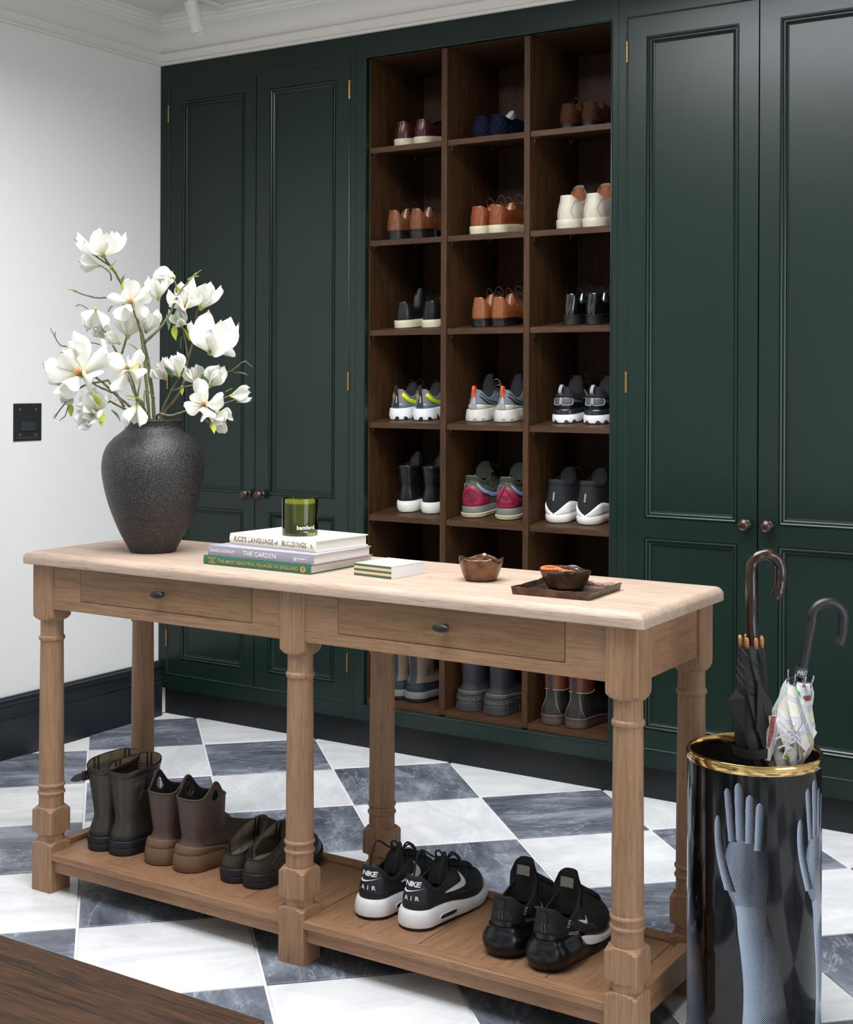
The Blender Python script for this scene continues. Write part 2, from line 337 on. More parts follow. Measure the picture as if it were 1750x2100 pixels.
for a, b in BAY:
    MB().box(a, b, YF+.002, DEP, .160, .1795).build('base_panel', M['dark_oak_x'], c2, bevel=.0006)
    for z in SHZ:
        ya, yb = YF+.004, DEP-.002; s = (yb-ya)*TILT
        m2 = MB(); m2.add([(x, y, z+dz+(s if y > .2 else 0)) for dz in (-.019, 0) for y in (ya, yb) for x in (a+.001, b-.001)],
                          [(0, 2, 3, 1), (4, 5, 7, 6), (0, 1, 5, 4), (2, 6, 7, 3), (0, 4, 6, 2), (1, 3, 7, 5)])
        sh = m2.build('shelf', M['dark_oak_x'], c2, bevel=.0006)
        for y in (.045, .31):
            for x, sg in ((a, 1), (b, -1)):
                zz = z-.019+(y-ya)*TILT
                pn = bpy.data.objects.new('shelf_pin', PIN[sg]); COL.objects.link(pn); pn.parent = sh; pn.location = (x, y, zz)

# ---------------------------------------------------------------- wall switch
sw = thing('wall_switch', 'black switch plate on the white wall left of the magnolias', 'switch', (-.008, -.6595, 1.143))
pl = MB().box(0, .0035, -.0625, .0625, -.065, .065).build('plate', mat('black_metal_plate', srgb(46, 48, 50), .45, .3), sw, bevel=.001)
t = MB(); f_ = lambda yy, zz: (lambda x, y: (.0037, yy+x, zz+y))
text_mesh('KEEP CLEAR. DO NOT COVER', .0072, f_(0, -.0535), t); text_mesh('switch', .0062, f_(0, -.044), t) if False else None
t.build('lettering', mat('faint_print', srgb(96, 96, 92), .5), pl)
MB().box(.0036, .0075, -.028, .032, -.031, .001).build('rocker', mat('rocker_black', srgb(52, 55, 58), .4), sw, bevel=.0015)
for yy in (-.034, .036):
    for zz in (-.044, .044):
        s_ = MB(); s_.lathe([(0, 0), (.0042, 0), (.0042, .0012), (.0034, .0016), (0, .0016)], 14, (.0035, yy, zz), 0, (1, 0, 0), False, False)
        s_.build('screw', M['pin'], sw, auto=40, smooth=True)
# ---------------------------------------------------------------- ceiling spot
sp = thing('ceiling_spotlight', 'white cylinder spotlight hanging from the ceiling above the green cabinets', 'light', (.405, -.27, ZC))
MB().box(-.03, .03, -.2, .2, -.012, 0).build('mounting_plate', M['cornice'], sp, bevel=.002)
m_ = MB(); m_.tube([(0, 0, -.012), (0, 0, -.035)], .007, 12); m_.build('stem', M['cornice'], sp, smooth=True, auto=40)
ax = Vector((.24, .08, -.97)).normalized()
m_ = MB(); m_.lathe([(0, 0), (.022, 0), (.0245, .002), (.0245, .118), (.0235, .120), (.021, .120), (.019, .112), (0, .112)], 28, (-.014, -.004, -.012), 0, ax, False, False)
m_.build('lamp_body', mat('white_metal', srgb(226, 224, 220), .45), sp, smooth=True, auto=40)
# ---------------------------------------------------------------- oak console table
TX = [1.0031, 1.7945, 2.5856]; TY = -1.5423; W = .0692; TD = .3289; ZT = .8249
T = thing('console_table', 'pale oak console table with six turned legs, two drawers and a low slatted shelf', 'table', (1.82, -1.343, 0))
ox, oy = -1.82, 1.343
def leg_mesh():
    prof = [(0, .0489), (.114, .0489), (.1165, .0465), (.1195, .042), (.1225, .037), (.124, .034), (.1243, .0326), (.1420, .0326), (.1424, .036), (.1460, .0489), (.1975, .0489), (.2005, .046), (.204, .0415), (.2075, .0365), (.209, .033), (.2095, .0312), (.2385, .0312),
            (.240, .0328), (.2425, .0345), (.2455, .0345), (.248, .0328), (.249, .0312), (.258, .0312), (.2595, .0328), (.262, .0345), (.265, .0345), (.2675, .0328), (.269, .0314), (.40, .0308), (.55, .0296), (.628, .0289), (.6295, .0302), (.632, .0322), (.6355, .0326), (.639, .0322), (.6415, .0302), (.643, .0289),
            (.660, .0287), (.682, .0287), (.6825, .034), (.686, .040), (.692, .046), (.699, .0489), (ZT, .0489)]
    n = 64; h = W/2; rs = []
    for z, r in prof:
        ring = []
        for i in range(n):
            a = 2*PI*(i+.5)/n; sq = h/max(abs(cos(a)), abs(sin(a))); sq = min(sq, .0478)
            q = min(r, sq) if r > .0312+1e-9 or True else r
            ring.append((q*cos(a), q*sin(a), z))
        rs.append(ring)
    return MB().rings(rs).mesh('leg', M['oak_z'], True, 24)
lm = leg_mesh()
for y in (TY+W/2, TY+TD+W/2):
    for x in TX:
        l = bpy.data.objects.new('leg', lm); COL.objects.link(l); l.parent = T; l.location = (x+W/2+ox, y+oy, 0)
# top
x0, x1, y0, y1 = TX[0]-.0185+ox, TX[2]+W+.0185+ox, TY-.0185+oy, TY+TD+W+.0185+oy
def rr(x0, x1, y0, y1, z, r=.006, k=4):
    out = []
    for cx_, cy_, a0 in ((x1-r, y1-r, 0), (x0+r, y1-r, PI/2), (x0+r, y0+r, PI), (x1-r, y0+r, 3*PI/2)):
        for i in range(k+1): a = a0+PI/2*i/k; out.append((cx_+r*cos(a), cy_+r*sin(a), z))
    return out
prof = [(0.001, ZT), (0, ZT+.001), (0, ZT+.016), (.0008, ZT+.0185), (.003, ZT+.0225), (.006, ZT+.0262), (.0095, ZT+.0288), (.013, ZT+.0298), (.016, ZT+.030)]
MB().rings([rr(x0+i, x1-i, y0+i, y1-i, z, max(.0015, .008-i*.3)) for i, z in prof]).build('tabletop', M['oak_x'], T, smooth=True, auto=35)
ZTOP = ZT+.030
# aprons and drawers
ya, yb = TY+.005+oy, TY+.027+oy
D = [(TX[0]+W, 1.169, 1.714, TX[1]), (TX[1]+W, 1.953, 2.500, TX[2])]
for a, d0, d1, b in D:
    z0, zb = .7145, .741
    m = MB().box(a+ox, b+ox, ya, yb, z0, zb).box(a+ox, d0+ox, ya, yb, zb, ZT).box(d1+ox, b+ox, ya, yb, zb, ZT)
    m.build('front_apron', M['oak_xd'], T)
    MB().box(d0+ox, d1+ox, ya+.016, yb, zb, ZT).build('drawer_recess', M['gap'], T)
    dr = MB().box(d0+.0016+ox, d1-.0016+ox, ya-.0006, ya+.016, zb+.0016, ZT-.0008).build('drawer', wood('oak_drawer', srgb(132, 100, 70), srgb(148, 116, 84), srgb(112, 82, 56), axis='X', rough=.5), T)
    cx_ = (d0+d1)/2+ox; hz = .783; h = MB()
    h.lathe([(0, 0), (.006, 0), (.006, .002), (.0042, .004), (.0042, .017), (0, .018)], 16, (cx_, ya-.0006, hz), 0, (0, -1, 0), False, False)
    n = 20; rs = []
    for k in range(9):
        t = -1+2*k/8; q = math.sqrt(max(0, 1-t*t)); rs.append([(cx_+.0205*q*cos(2*PI*i/n), ya-.021+.006*t, hz+.0088*q*sin(2*PI*i/n)+.001) for i in range(n)])
    h.rings(rs); h.build('handle', M['black'], dr, smooth=True, auto=60)
    MB().box(a+ox, b+ox, TY+TD+W-.027+oy, TY+TD+W-.005+oy, .7145, ZT).build('rear_apron', M['oak_x'], T)
for xx in (TX[0]+.010, TX[2]+W-.030):
    MB().box(xx+ox, xx+.020+ox, TY+W+oy, TY+TD+oy, .7145, ZT).build('end_apron', M['oak_y'], T)
# low shelf: rails, then boards running front to back
ZR = .0995
def fr(a, b):
    pr = [(TY+.003, .0835), (TY+.003, .098), (TY+.0045, ZR), (TY+.040, ZR), (TY+.040, .052), (TY+.012, .052), (TY+.012, .0835)]
    MB().rings([[(x+ox, y+oy, z) for y, z in pr] for x in (a, b)]).build('front_rail', M['oak_rail'], T)
for a, b in ((TX[0]+W, TX[1]), (TX[1]+W, TX[2])):
    fr(a, b)
    MB().box(a+ox, b+ox, TY+TD+.014+oy, TY+TD+.052+oy, .052, .1045).build('back_rail', M['oak_rail'], T, bevel=.0015)
for xx in (TX[0]+.016, TX[2]+W-.046):
    MB().box(xx+ox, xx+.030+ox, TY+W+oy, TY+TD+oy, .052, .1105).build('end_rail', M['oak_y'], T, bevel=.0015)
edges = [TX[0]+.049, 1.235, 1.45, 1.665, 1.822, 1.856, 1.985, 2.14, 2.29, 2.44, 2.588, TX[2]+W-.048]
yA, yB = TY+.0412, TY+TD+.012
for i in range(len(edges)-1):
    a, b = edges[i]+.0008, edges[i+1]-.0008
    m = MB(); tops = []
    MB().box(a+ox, b+ox, yA+oy, yB+oy, .080, ZR-.0008-.0004*(i % 2)).build('board', M['oak_y'], T, bevel=.0008)
MB().box(TX[0]+.02+ox, TX[2]+.05+ox, TY+.05+oy, TY+.30+oy, .055, .0795).build('shelf_bearer', M['oak_x'], T)

# ---------------------------------------------------------------- dark oak table in the near corner
B = thing('coffee_table', 'dark stained oak table top in the near left corner', 'table', (1.72, -2.89, 0))
mb = MB(); mb.rings([rr(-.85, .848, -.34, .34, z, r) for z, r in ((.408, .004), (.4095, .005), (.4485, .005), (.450, .004))])
DK = [srgb(60, 38, 22), srgb(30, 19, 12), srgb(86, 58, 34)]
M['dk_x'] = wood('smoked_oak_across', *DK, axis='X', rough=.62, spec=.15, sc=2.2, contrast=1.6); M['dk_z'] = wood('smoked_oak_upright', *DK, axis='Z', rough=.42, sc=1.3)
mb.build('tabletop', M['dk_x'], B, auto=40, smooth=True)
for sx in (-1, 1):
    for sy in (-1, 1): MB().box(sx*.79-.03, sx*.79+.03, sy*.28-.03, sy*.28+.03, 0, .409).build('leg', M['dk_z'], B, bevel=.002)
for sy in (-1, 1): MB().box(-.76, .76, sy*.28-.012, sy*.28+.012, .33, .409).build('apron', M['dk_x'], B)
# ---------------------------------------------------------------- footwear
class Shoe:
    """heel at y=0, toe at y=L, sole on z=0; one surface S(phi, t): phi runs round the foot (0 = heel, PI = toe), t from sole edge to collar"""
    def __init__(s, **k):
        d = dict(L=.285, Hw=.033, Bw=.049, heelH=0., th=.028, tf=.020, spring=.010, hb=.085, hs=.060, hf=.080, yb=.008, yf=.48, cw=.034, toe=.050, toe_pt=.30, shaft=None, bend=.006, bulge=.004, N=52, lean=0., inset=.002)
        d.update(k); s.__dict__.update(d)
    def fw(s, q):
        e1 = math.sqrt(max(0, 1-(1-min(q/.13, 1))**2)); e2 = math.sqrt(max(0, 1-(1-min((1-q)/s.toe_pt, 1))**2))
        ks = [(0, s.Hw), (.16, s.Hw), (.38, lerp(s.Hw, s.Bw, .30)), (.55, lerp(s.Hw, s.Bw, .8)), (.70, s.Bw), (.85, s.Bw*.98), (1, s.Bw*.9)]
        for (a, va), (b, vb) in zip(ks, ks[1:]):
            if q <= b: w = lerp(va, vb, smooth(a, b, q)); break
        return w*e1*e2
    def foot(s, phi, off=0.):
        q = (1-cos(phi))/2; x = s.fw(q)*(1 if sin(phi) >= 0 else -1); y = s.L*q
        if off:
            e = 1e-3; q2 = (1-cos(phi+e))/2; q1 = (1-cos(phi-e))/2
            sg2 = 1 if sin(phi+e) >= 0 else -1; sg1 = 1 if sin(phi-e) >= 0 else -1
            t = Vector((s.fw(q2)*sg2-s.fw(q1)*sg1, s.L*(q2-q1), 0)); n = Vector((t.y, -t.x, 0))
            if n.length > 1e-9: n.normalize(); x += n.x*off; y += n.y*off
        return x+s.bend*sin(PI*y/s.L), y
    def base(s, y): return s.heelH*(1-smooth(.22, .62, y/s.L))
    def spr(s, y): return s.spring*max(0, (y/s.L-.70)/.30)**2
    def zt(s, y): return s.base(y)+lerp(s.th, s.tf, smooth(.25, .7, y/s.L))+s.spr(y)
    def ell(s, phi, yb, yf, cw, z): q = (1-cos(phi))/2; e = lerp(.66, 1., smooth(.15, .8, q)); return Vector((math.copysign(cw*abs(sin(phi))**e, sin(phi))+s.bend, yb+(yf-yb)*q, z))
    def hz(s, phi, hb, hs, hf):
        a = abs(phi)/PI
        return lerp(hb, hs, smooth(.10, .42, a)) if a < .42 else lerp(hs, hf, smooth(.42, 1, a))
    def S(s, phi, t):
        fx, fy = s.foot(phi, -s.inset); F = Vector((fx, fy, s.zt(fy)-.001)); wt = ((1-cos(phi))/2)**2
        A = s.ell(phi, s.yb, s.yf*s.L, s.cw, s.hz(phi, s.hb, s.hs, s.hf))
        nx, ny = sin(phi), -cos(phi); H = A.z-F.z
        P1 = F+Vector((nx*s.bulge, ny*s.bulge*(1-wt), lerp(H*.45, s.toe-s.tf, wt)))
        d = A.y-F.y
        if s.shaft:
            hb, hs, hf, yb, yf, cw = s.shaft; T = s.ell(phi, yb, yf*s.L, cw, s.hz(phi, hb, hs, hf)); k = .55
            tan = (T-A); P2 = A-tan*.28+Vector((0, -d*.25*wt, 0))
            if t > k: q = (t-k)/(1-k); return A.lerp(T, q)
            t = t/k
        else: P2 = A+Vector((nx*.004, -d*.38*wt, lerp(-H*.35, -(s.hf-s.toe)*.45, wt)))
        u = 1-t
        return F*u**3+P1*(3*u*u*t)+P2*(3*u*t*t)+A*t**3
    def N_(s, phi, t):
        e = .01; a = s.S(phi+e, t)-s.S(phi-e, t); b = s.S(phi, min(1, t+e))-s.S(phi, max(0, t-e)); n = a.cross(b)
        return n.normalized() if n.length > 1e-12 else Vector((0, 0, 1))
    def on(s, phi, t, off=.0008): return s.S(phi, t)+s.N_(phi, t)*off
    def phis(s): return [-PI+2*PI*i/s.N for i in range(s.N)]
    def sole_part(s, name, mat_, parent, rings, y0=None, y1=None, bottom=True, bev=True):
        """rings: (offset, k) with k = height fraction of the sole, k<0 = ground"""
        rs = []
        for off, k in rings:
            r = []
            for ph in s.phis():
                x, y = s.foot(ph, off); yy = min(max(y, -1), y1) if y1 is not None else y
                zb = s.base(y)+s.spr(y) if y1 is None else 0.
                top = s.zt(y) if y1 is None else s.base(min(yy, .2*s.L))+.001
                if y1 is None and s.heelH: zb = s.base(y)+s.spr(y)
                r.append((x, yy, lerp(zb, top, k)))
            rs.append(r)
        return MB().rings(rs).build(name, mat_, parent, smooth=True, auto=38)
    def upper(s, mats, parent, M_=16, zone=None, name='upper', edge=.0035):
        ph = s.phis(); rs = [[s.S(p, j/M_) for p in ph] for j in range(M_+1)]
        # rolled collar edge
        def inn(p, d, dz): a = s.S(p, 1); c = s.ctop(); v = Vector((c.x-a.x, c.y-a.y, 0)); v = v.normalized() if v.length else v; return a+v*d+Vector((0, 0, dz))
        rs.append([inn(p, edge*.4, edge*.35) for p in ph]); rs.append([inn(p, edge, 0) for p in ph])
        n = s.N
        mif = (lambda i, j: zone(-PI+2*PI*(i+.5)/n, (j+.5)/M_)) if zone else None
        return MB().rings(rs, 0, True, False, False, mif).build(name, mats, parent, smooth=True, auto=60, fix=False)
    def ctop(s):
        if s.shaft: return Vector((s.bend, (s.shaft[3]+s.shaft[4]*s.L)/2, s.shaft[0]))
        return Vector((s.bend, (s.yb+s.yf*s.L)/2, s.hb))
    def lining(s, mats, parent, edge=.0034, name='lining', zone=None, depth=None):
        ph = s.phis(); rs = []; c = s.ctop(); zfl = s.th+s.heelH+.012
        for t in (1., .96, .9, .8, .68, .56, .44):
            r = []
            for p in ph:
                a = s.S(p, t); cc = Vector((s.bend, lerp(s.L*.24, c.y, t), 0)); v = Vector((cc.x-a.x, cc.y-a.y, 0)); l = v.length; v = v.normalized() if l else v; dd = min(l*.6, edge+.004*(1-t))
                y_ = a.y+v.y*dd
                if not s.shaft and t < .99: y_ = min(y_, s.yf*s.L+.02)
                r.append((a.x+v.x*dd, y_, max(a.z-.0005-.004*(1-t), zfl) if t < 1 else a.z-.0005))
            rs.append(r)
        rs.append([(lerp(q[0], s.bend, .5), lerp(q[1], s.L*.25, .5), zfl-.001) for q in rs[-1]])
        mif = (lambda i, j: zone(-PI+2*PI*(i+.5)/s.N, j)) if zone else None
        o = MB().rings(rs, 0, True, False, True, mif).build(name, mats, parent, smooth=True, auto=50, fix=False); return o
    def tongue(s, mat_, parent, h=.03, w=.024, lean=.012, drop=.035, th=.003, name='tongue'):
        top = s.S(PI, 1); b = MB(); fs = []
        def fn(side):
            def g(u, v):
                x = (u-.5)*2; z = top.z-drop+(drop+h)*v; y = top.y+.006-(.010)*(1-v)-abs(x)**2*.012+lean*v*v; ww = w*(1-.35*max(0, v-.7)/.3*abs(x))
                zz = z-(h*.25)*abs(x)**3*v
                return (top.x+x*ww, y-th*side-.010, zz)
            return g
        b.grid(fn(0), 10, 8); b.grid(fn(1), 10, 8)
        n = 11
        return b.build(name, mat_, parent, smooth=True)
    def laces(s, mat_, parent, rows=5, t0=.62, t1=.97, half=.35, r=.0016, loops=True, up=.03, out=.035, seed=0):
        b = MB(); R = random.Random(seed)
        for i in range(rows):
            t = lerp(t1, t0, i/(rows-1))
            for sg in (1, -1):
                pts = []
                for k in range(7):
                    q = k/6; ph = PI-sg*half*(1-2*q)
                    pts.append(s.on(ph, t-.04*q, .002+.003*sin(PI*q)))
                b.tube(pts, r, 6)
        if loops:
            c = s.on(PI, .97, .004)
            for sg in (1, -1):
                o1, u1 = out*R.uniform(.8, 1.1), up*R.uniform(.8, 1.15)
                b.tube(spline([c, c+Vector((sg*o1*.5, -.004, u1)), c+Vector((sg*o1, .0, u1*.75)), c+Vector((sg*o1*1.05, .006, .0)), c+Vector((sg*o1*.5, .01, u1*.1)), c+Vector((0, .004, -.001))], 6), r, 6)
                b.tube(spline([c, c+Vector((sg*.012, .012, .012)), c+Vector((sg*.026, .018, -.004)), c+Vector((sg*.034, .02, -.022))], 5), r*.9, 6)
        return b.build('laces', mat_, parent, smooth=True)
    def strip(s, pts, w, name, mat_, parent, off=.0012, n=8, th=.0012):
        """raised band along (phi,t) points; w = (width in phi, width in t) or list"""
        P = spline([(a, b_, 0) for a, b_ in pts], n); b = MB(); rs = []
        for i, p in enumerate(P):
            q = P[min(i+1, len(P)-1)]-P[max(i-1, 0)]; a0 = s.S(p.x, p.y)
            ww = w(i/(len(P)-1)) if callable(w) else w
            e = 1e-2; du = (s.S(p.x+e, p.y)-s.S(p.x-e, p.y))/(2*e); dv = (s.S(p.x, p.y+e if p.y < .98 else p.y)-s.S(p.x, p.y-e))/(2*e if p.y < .98 else e)
            tv = du*q.x+dv*q.y; nn = s.N_(p.x, min(p.y, .99)); sd = tv.cross(nn); sd = sd.normalized() if sd.length > 1e-9 else Vector((1, 0, 0))
            c = a0; rs.append([c-sd*ww+nn*.0002, c-sd*ww*.85+nn*(off+th*.6), c+nn*(off+th), c+sd*ww*.85+nn*(off+th*.6), c+sd*ww+nn*.0002])
        b.rings(rs, 0, False)
        return b.build(name, mat_, parent, smooth=True, auto=50)
    def patch(s, name, mats, parent, p0, p1, top, off=.0016, nu=14, nv=8, t0=.02, zone=None, fn=None):
        """raised patch between phi p0..p1 and t0..top(phi fraction 0..1)"""
        def g(u, v):
            ph = lerp(p0, p1, u); t = lerp(t0, top(u), v); e = min(u, 1-u, v*.8, (1-v)*.8)
            d = off*min(1, e/.06+.12)
            if fn: d += fn(u, v)
            return s.on(ph, t, d)
        return MB().grid(g, nu, nv, 0, zone).build(name, mats, parent, smooth=True, fix=False)
    def decal(s, name, mat_, parent, pts2d, mapf, off=.002):
        """flat shape from 2D outline(s) (strip of left/right point pairs)"""
        b = MB(); vs = []
        for l, r in pts2d: vs += [mapf(*l), mapf(*r)]
        b.add(vs, [(2*i, 2*i+1, 2*i+3, 2*i+2) for i in range(len(pts2d)-1)]); return b.build(name, mat_, parent, smooth=False, fix=False)
    def side_map(s, y, z, side=1, off=.0022, ph_guess=None):
        """point on the side of the upper at length y, height z (solve on the surface)"""
        lo, hi = (.02, PI-.02); best = None
        ph = math.acos(max(-1, min(1, 1-2*min(max(y/s.L, .001), .999))));
        t = .5
        for _ in range(14):
            p = s.S(side*ph, t); ez, ey = z-p.z, y-p.y; e = 1e-3
            a = (s.S(side*(ph+e), t)-p)/e; b = (s.S(side*ph, t+e)-p)/e
            det = a.y*b.z-a.z*b.y
            if abs(det) < 1e-9: break
            ph += max(-.15, min(.15, (ey*b.z-ez*b.y)/det)); t += max(-.15, min(.15, (a.y*ez-a.z*ey)/det)); t = min(.995, max(.005, t))
        return s.on(side*ph, t, off)
    def heel_map(s, x, z, off=.0022):
        """point on the heel at lateral x, height z"""
        ph = x/s.Hw*.8; t = .5
        for _ in range(12):
            p = s.S(ph, t); e = 1e-3; a = (s.S(ph+e, t)-p)/e; b = (s.S(ph, t+e)-p)/e; det = a.x*b.z-a.z*b.x
            if abs(det) < 1e-9: break
            ex, ez = x+s.bend*0-p.x, z-p.z
            ph += max(-.2, min(.2, (ex*b.z-ez*b.x)/det)); t += max(-.2, min(.2, (a.x*ez-a.z*ex)/det)); t = min(.99, max(.01, t)); ph = min(1.4, max(-1.4, ph))
        return s.on(ph, t, off)

def swoosh_pts():
    # tapering tick: long thin tail on the left, short hook up on the right
    lo = [(0, .72), (.12, .52), (.28, .32), (.45, .16), (.60, .04), (.72, 0), (.82, .03), (.90, .12), (.96, .30), (.99, .6), (1, 1)]
    hi = [(0, .74), (.14, .58), (.30, .43), (.46, .31), (.60, .24), (.70, .24), (.77, .29), (.82, .38), (.86, .52), (.92, .76), (1, 1)]
    return list(zip(lo, hi))

def tick_side():   # long tail low at the left, hook rising at the right
    lo = [(0, .12), (.3, .05), (.6, 0), (.85, 0), (.97, .12), (1., .35), (.97, .6), (.90, .85), (.84, 1)]
    hi = [(0, .19), (.3, .27), (.6, .33), (.74, .36), (.80, .42), (.83, .5), (.84, .65), (.84, .82), (.84, 1.01)]
    return list(zip(lo, hi))
def tick_heel():   # hook at the left, tail rising to the right
    lo = [(.10, .8), (.02, .5), (.0, .25), (.08, .03), (.2, 0), (.45, .25), (.75, .62), (1, 1)]
    hi = [(.101, .8), (.10, .6), (.13, .45), (.2, .38), (.32, .38), (.52, .5), (.77, .75), (1.001, 1)]
    return list(zip(lo, hi))
leather = lambda n, c, r=.33, **k: mat(n, c, r, bump=.12, bscale=300, noise=k.pop('noise', .22), nscale=26, **k)
M['sole_cream'] = mat('cream_rubber', srgb(196, 186, 160), .6, noise=.1, nscale=40)
M['sole_white'] = mat('white_foam', srgb(226, 224, 220), .55, bump=.1, bscale=120)
M['sole_black'] = mat('black_rubber', srgb(22, 22, 24), .5, bump=.1, bscale=200)
M['heel_stack'] = mat('dark_heel', srgb(26, 22, 20), .35)
M['lace_black'] = mat('black_cord', srgb(18, 18, 20), .8)
M['lace_brown'] = mat('brown_cord', srgb(74, 48, 34), .7)
M['lace_grey'] = mat('grey_cord', srgb(120, 124, 128), .7)
M['blk_leather'] = leather('black_leather', srgb(17, 18, 21), .3)
M['blk_lining'] = mat('black_lining', srgb(12, 12, 14), .9)
M['blk_knit'] = mat('black_mesh_fabric', srgb(18, 19, 23), .75, bump=.5, bscale=700)
M['silver'] = mat('silver_print', srgb(176, 182, 192), .35)
M['tan_lining'] = mat('tan_lining', srgb(140, 78, 40), .6)
M['cream_lining'] = mat('cream_lining', srgb(176, 160, 132), .8)

def place(src, x, y, z, rz, tilt, label, group=None, cat='shoe'):
    src.location = (x, y, z); src.rotation_mode = 'XYZ'; src.rotation_euler = (tilt, 0, rz); src['label'] = label; src['category'] = cat
    if group: src['group'] = group
    return src
def pair(build, xs, y, z, tilt, labels, group, rz=(0, 0), dy=(0, 0)):
    a = build(); b = copy_tree(a)
    place(a, xs[0], y+dy[0], z+dy[0]*math.tan(tilt), rz[0], tilt, labels[0], group); place(b, xs[1], y+dy[1], z+dy[1]*math.tan(tilt), rz[1], tilt, labels[1], group)
    return a, b
TT = math.radians(6.2)
def cub(row, col, build, xa, xb, name, yy=.078, rz=(0, 0), extra=None):
    """pair on a tilted shelf; xa, xb = apparent left edges at the shelf front"""
    z = SHZ[row]+.0005+(yy-.017)*TILT if row < 6 else .1797; t = TT if row < 6 else 0
    cx = lambda a: a-.034*(3.705-a)/2.5+.025
    return pair(build, (cx(xa), cx(xb)), yy, z, t, ('left '+name, 'right '+name), None, rz)
def pos(row, col):
    return ('top', 'second', 'third', 'fourth', 'fifth', 'sixth', 'bottom')[row]+' row, '+('left', 'middle', 'right')[col]+' cubby'

def cupsole(s, r, m='sole_cream', flare=.003):
    s.sole_part('sole', M[m], r, [(flare-.003, 0), (flare-.0005, .08), (flare, .5), (flare, .9), (flare-.0015, 1.0), (-.004, 1.0)])
    ph = s.phis(); pts = [Vector((*s.foot(p, flare+.0003), s.zt(s.foot(p)[1])-.0035)) for p in ph]
def sneaker(upm, lin, sole='sole_cream', lace='lace_black', tongue=None, **k):
    def f():
        s = Shoe(**k); r = thing('shoe', '', 'shoe'); cupsole(s, r, sole)
        u = s.upper(M[upm], r); s.lining(M[lin], r)
        s.strip([(0.0, .02), (0.0, .5), (0.0, .97)], .0045, 'heel_strip', M[upm], r, off=.0004)
        for sg in (1, -1): s.strip([(sg*.75, .03), (sg*.62, .4), (sg*.70, .75), (sg*.95, .96)], .0012, 'seam', M[upm], u, off=.0002, th=.0006)
        s.strip([(-2.3, .6), (-PI+.25, .62), (-PI-.25, .62), (-PI-.84, .6)], .0012, 'seam', M[upm], u, off=.0002, th=.0006)
        t = tongue or {}
        if t.get('h', 1): s.tongue(M[t.get('mat', upm)], r, h=t.get('h', .012), w=t.get('w', .022), lean=t.get('lean', .004))
        if lace: s.laces(M[lace], r, loops=t.get('loops', False))
        return r
    return f
def dress(upm, lin, heel='heel_stack', lace='lace_brown', loops=True, patent=False, **k):
    def f():
        kk = dict(heelH=.022, th=.006, tf=.006, spring=.008, Hw=.029, Bw=.045, toe_pt=.36, hb=.088, hs=.060, hf=.088, cw=.029, yf=.40, toe=.045, L=.29, inset=.0025); kk.update(k)
        s = Shoe(**kk); r = thing('shoe', '', 'shoe')
        so = s.sole_part('sole', M[heel], r, [(.0, 0), (.0015, .3), (.0015, .8), (0, 1), (-.004, 1)])
        s.sole_part('heel', M[heel], r, [(-.0005, 0), (.0005, .05), (-.0005, .5), (.0005, 1)], y1=.25*s.L)
        u = s.upper(M[upm], r); s.lining(M[lin], r)
        s.strip([(0, .03), (0, .5), (0, .97)], .0016, 'seam', M[upm], u, off=.0002, th=.0006)
        for sg in (1, -1): s.strip([(sg*1.35, .03), (sg*1.2, .3), (sg*1.4, .62), (sg*2.0, .9)], .0012, 'seam', M[upm], u, off=.0002, th=.0007)
        if lace: s.tongue(M[upm], r, h=.008, w=.018, lean=.003); s.laces(M[lace], r, rows=4, half=.28, r=.0012, loops=loops, up=.028, out=.03)
        return r
    return f

# ---- row 1
M['oxblood'] = leather('oxblood_leather', srgb(62, 26, 24), .24)
cub(0, 0, sneaker('oxblood', 'blk_lining', hb=.088, hs=.066, hf=.086, cw=.031, tongue=dict(h=.0)), 1.056, 1.136, 'oxblood leather trainer with cream sole in the top left cubby')
M['navy_suede'] = mat('navy_suede', srgb(15, 21, 40), .9, spec=.1, noise=.2, nscale=40, bump=.2, bscale=500)
def loafer(insert=False):
    def f():
        s = Shoe(th=.008, tf=.008, hb=.074, hs=.056, hf=.066, Hw=.033, Bw=.046, yf=.55, cw=.030, toe=.048); r = thing('shoe', '', 'shoe')
        s.sole_part('sole', M['sole_black'], r, [(-.006, 0), (-.002, .6), (-.003, 1), (-.01, 1)])
        s.upper(M['navy_suede'], r); s.lining(M['blk_lining'], r)
        s.strip([(-1.2, .93), (-.6, .91), (0, .91), (.6, .91), (1.2, .93)], .006, 'collar_band', M['navy_suede'], r, off=.0006)
        b = MB()
        for zz, n, w_ in ((.018, 5, .62), (.026, 4, .5), (.034, 5, .62), (.042, 3, .35)):
            for i in range(n):
                ph = (i/(n-1)-.5)*2*w_+.35; p = s.on(ph, (zz-.007)/.068, .0); nn = s.N_(ph, .3)
                b.lathe([(0, 0), (.0026, 0), (.0024, .0016), (.0012, .0024), (0, .0026)], 8, p, 0, nn, False, False)
        g_ = b.build('rubber_pebbles', M['sole_black'], r, smooth=True); g_['kind'] = 'stuff'
        s.strip([(-PI+.9, .62), (-PI+.5, .50), (-PI, .44), (-PI-.5, .50), (-PI-.9, .62)], .003, 'apron_seam', M['navy_suede'], r, off=.0008)
        return r
    return f
a, b = cub(0, 1, loafer(), 1.369, 1.432, 'navy suede driving shoe with pebbled heel in the top middle cubby')
ins = thing('shoe_insert', 'white moulded insert sticking out of the right navy suede shoe', 'insert', b.matrix_basis @ Vector((.006, .10, .062)))
ins.rotation_euler = (TT+.5, 0, .1)
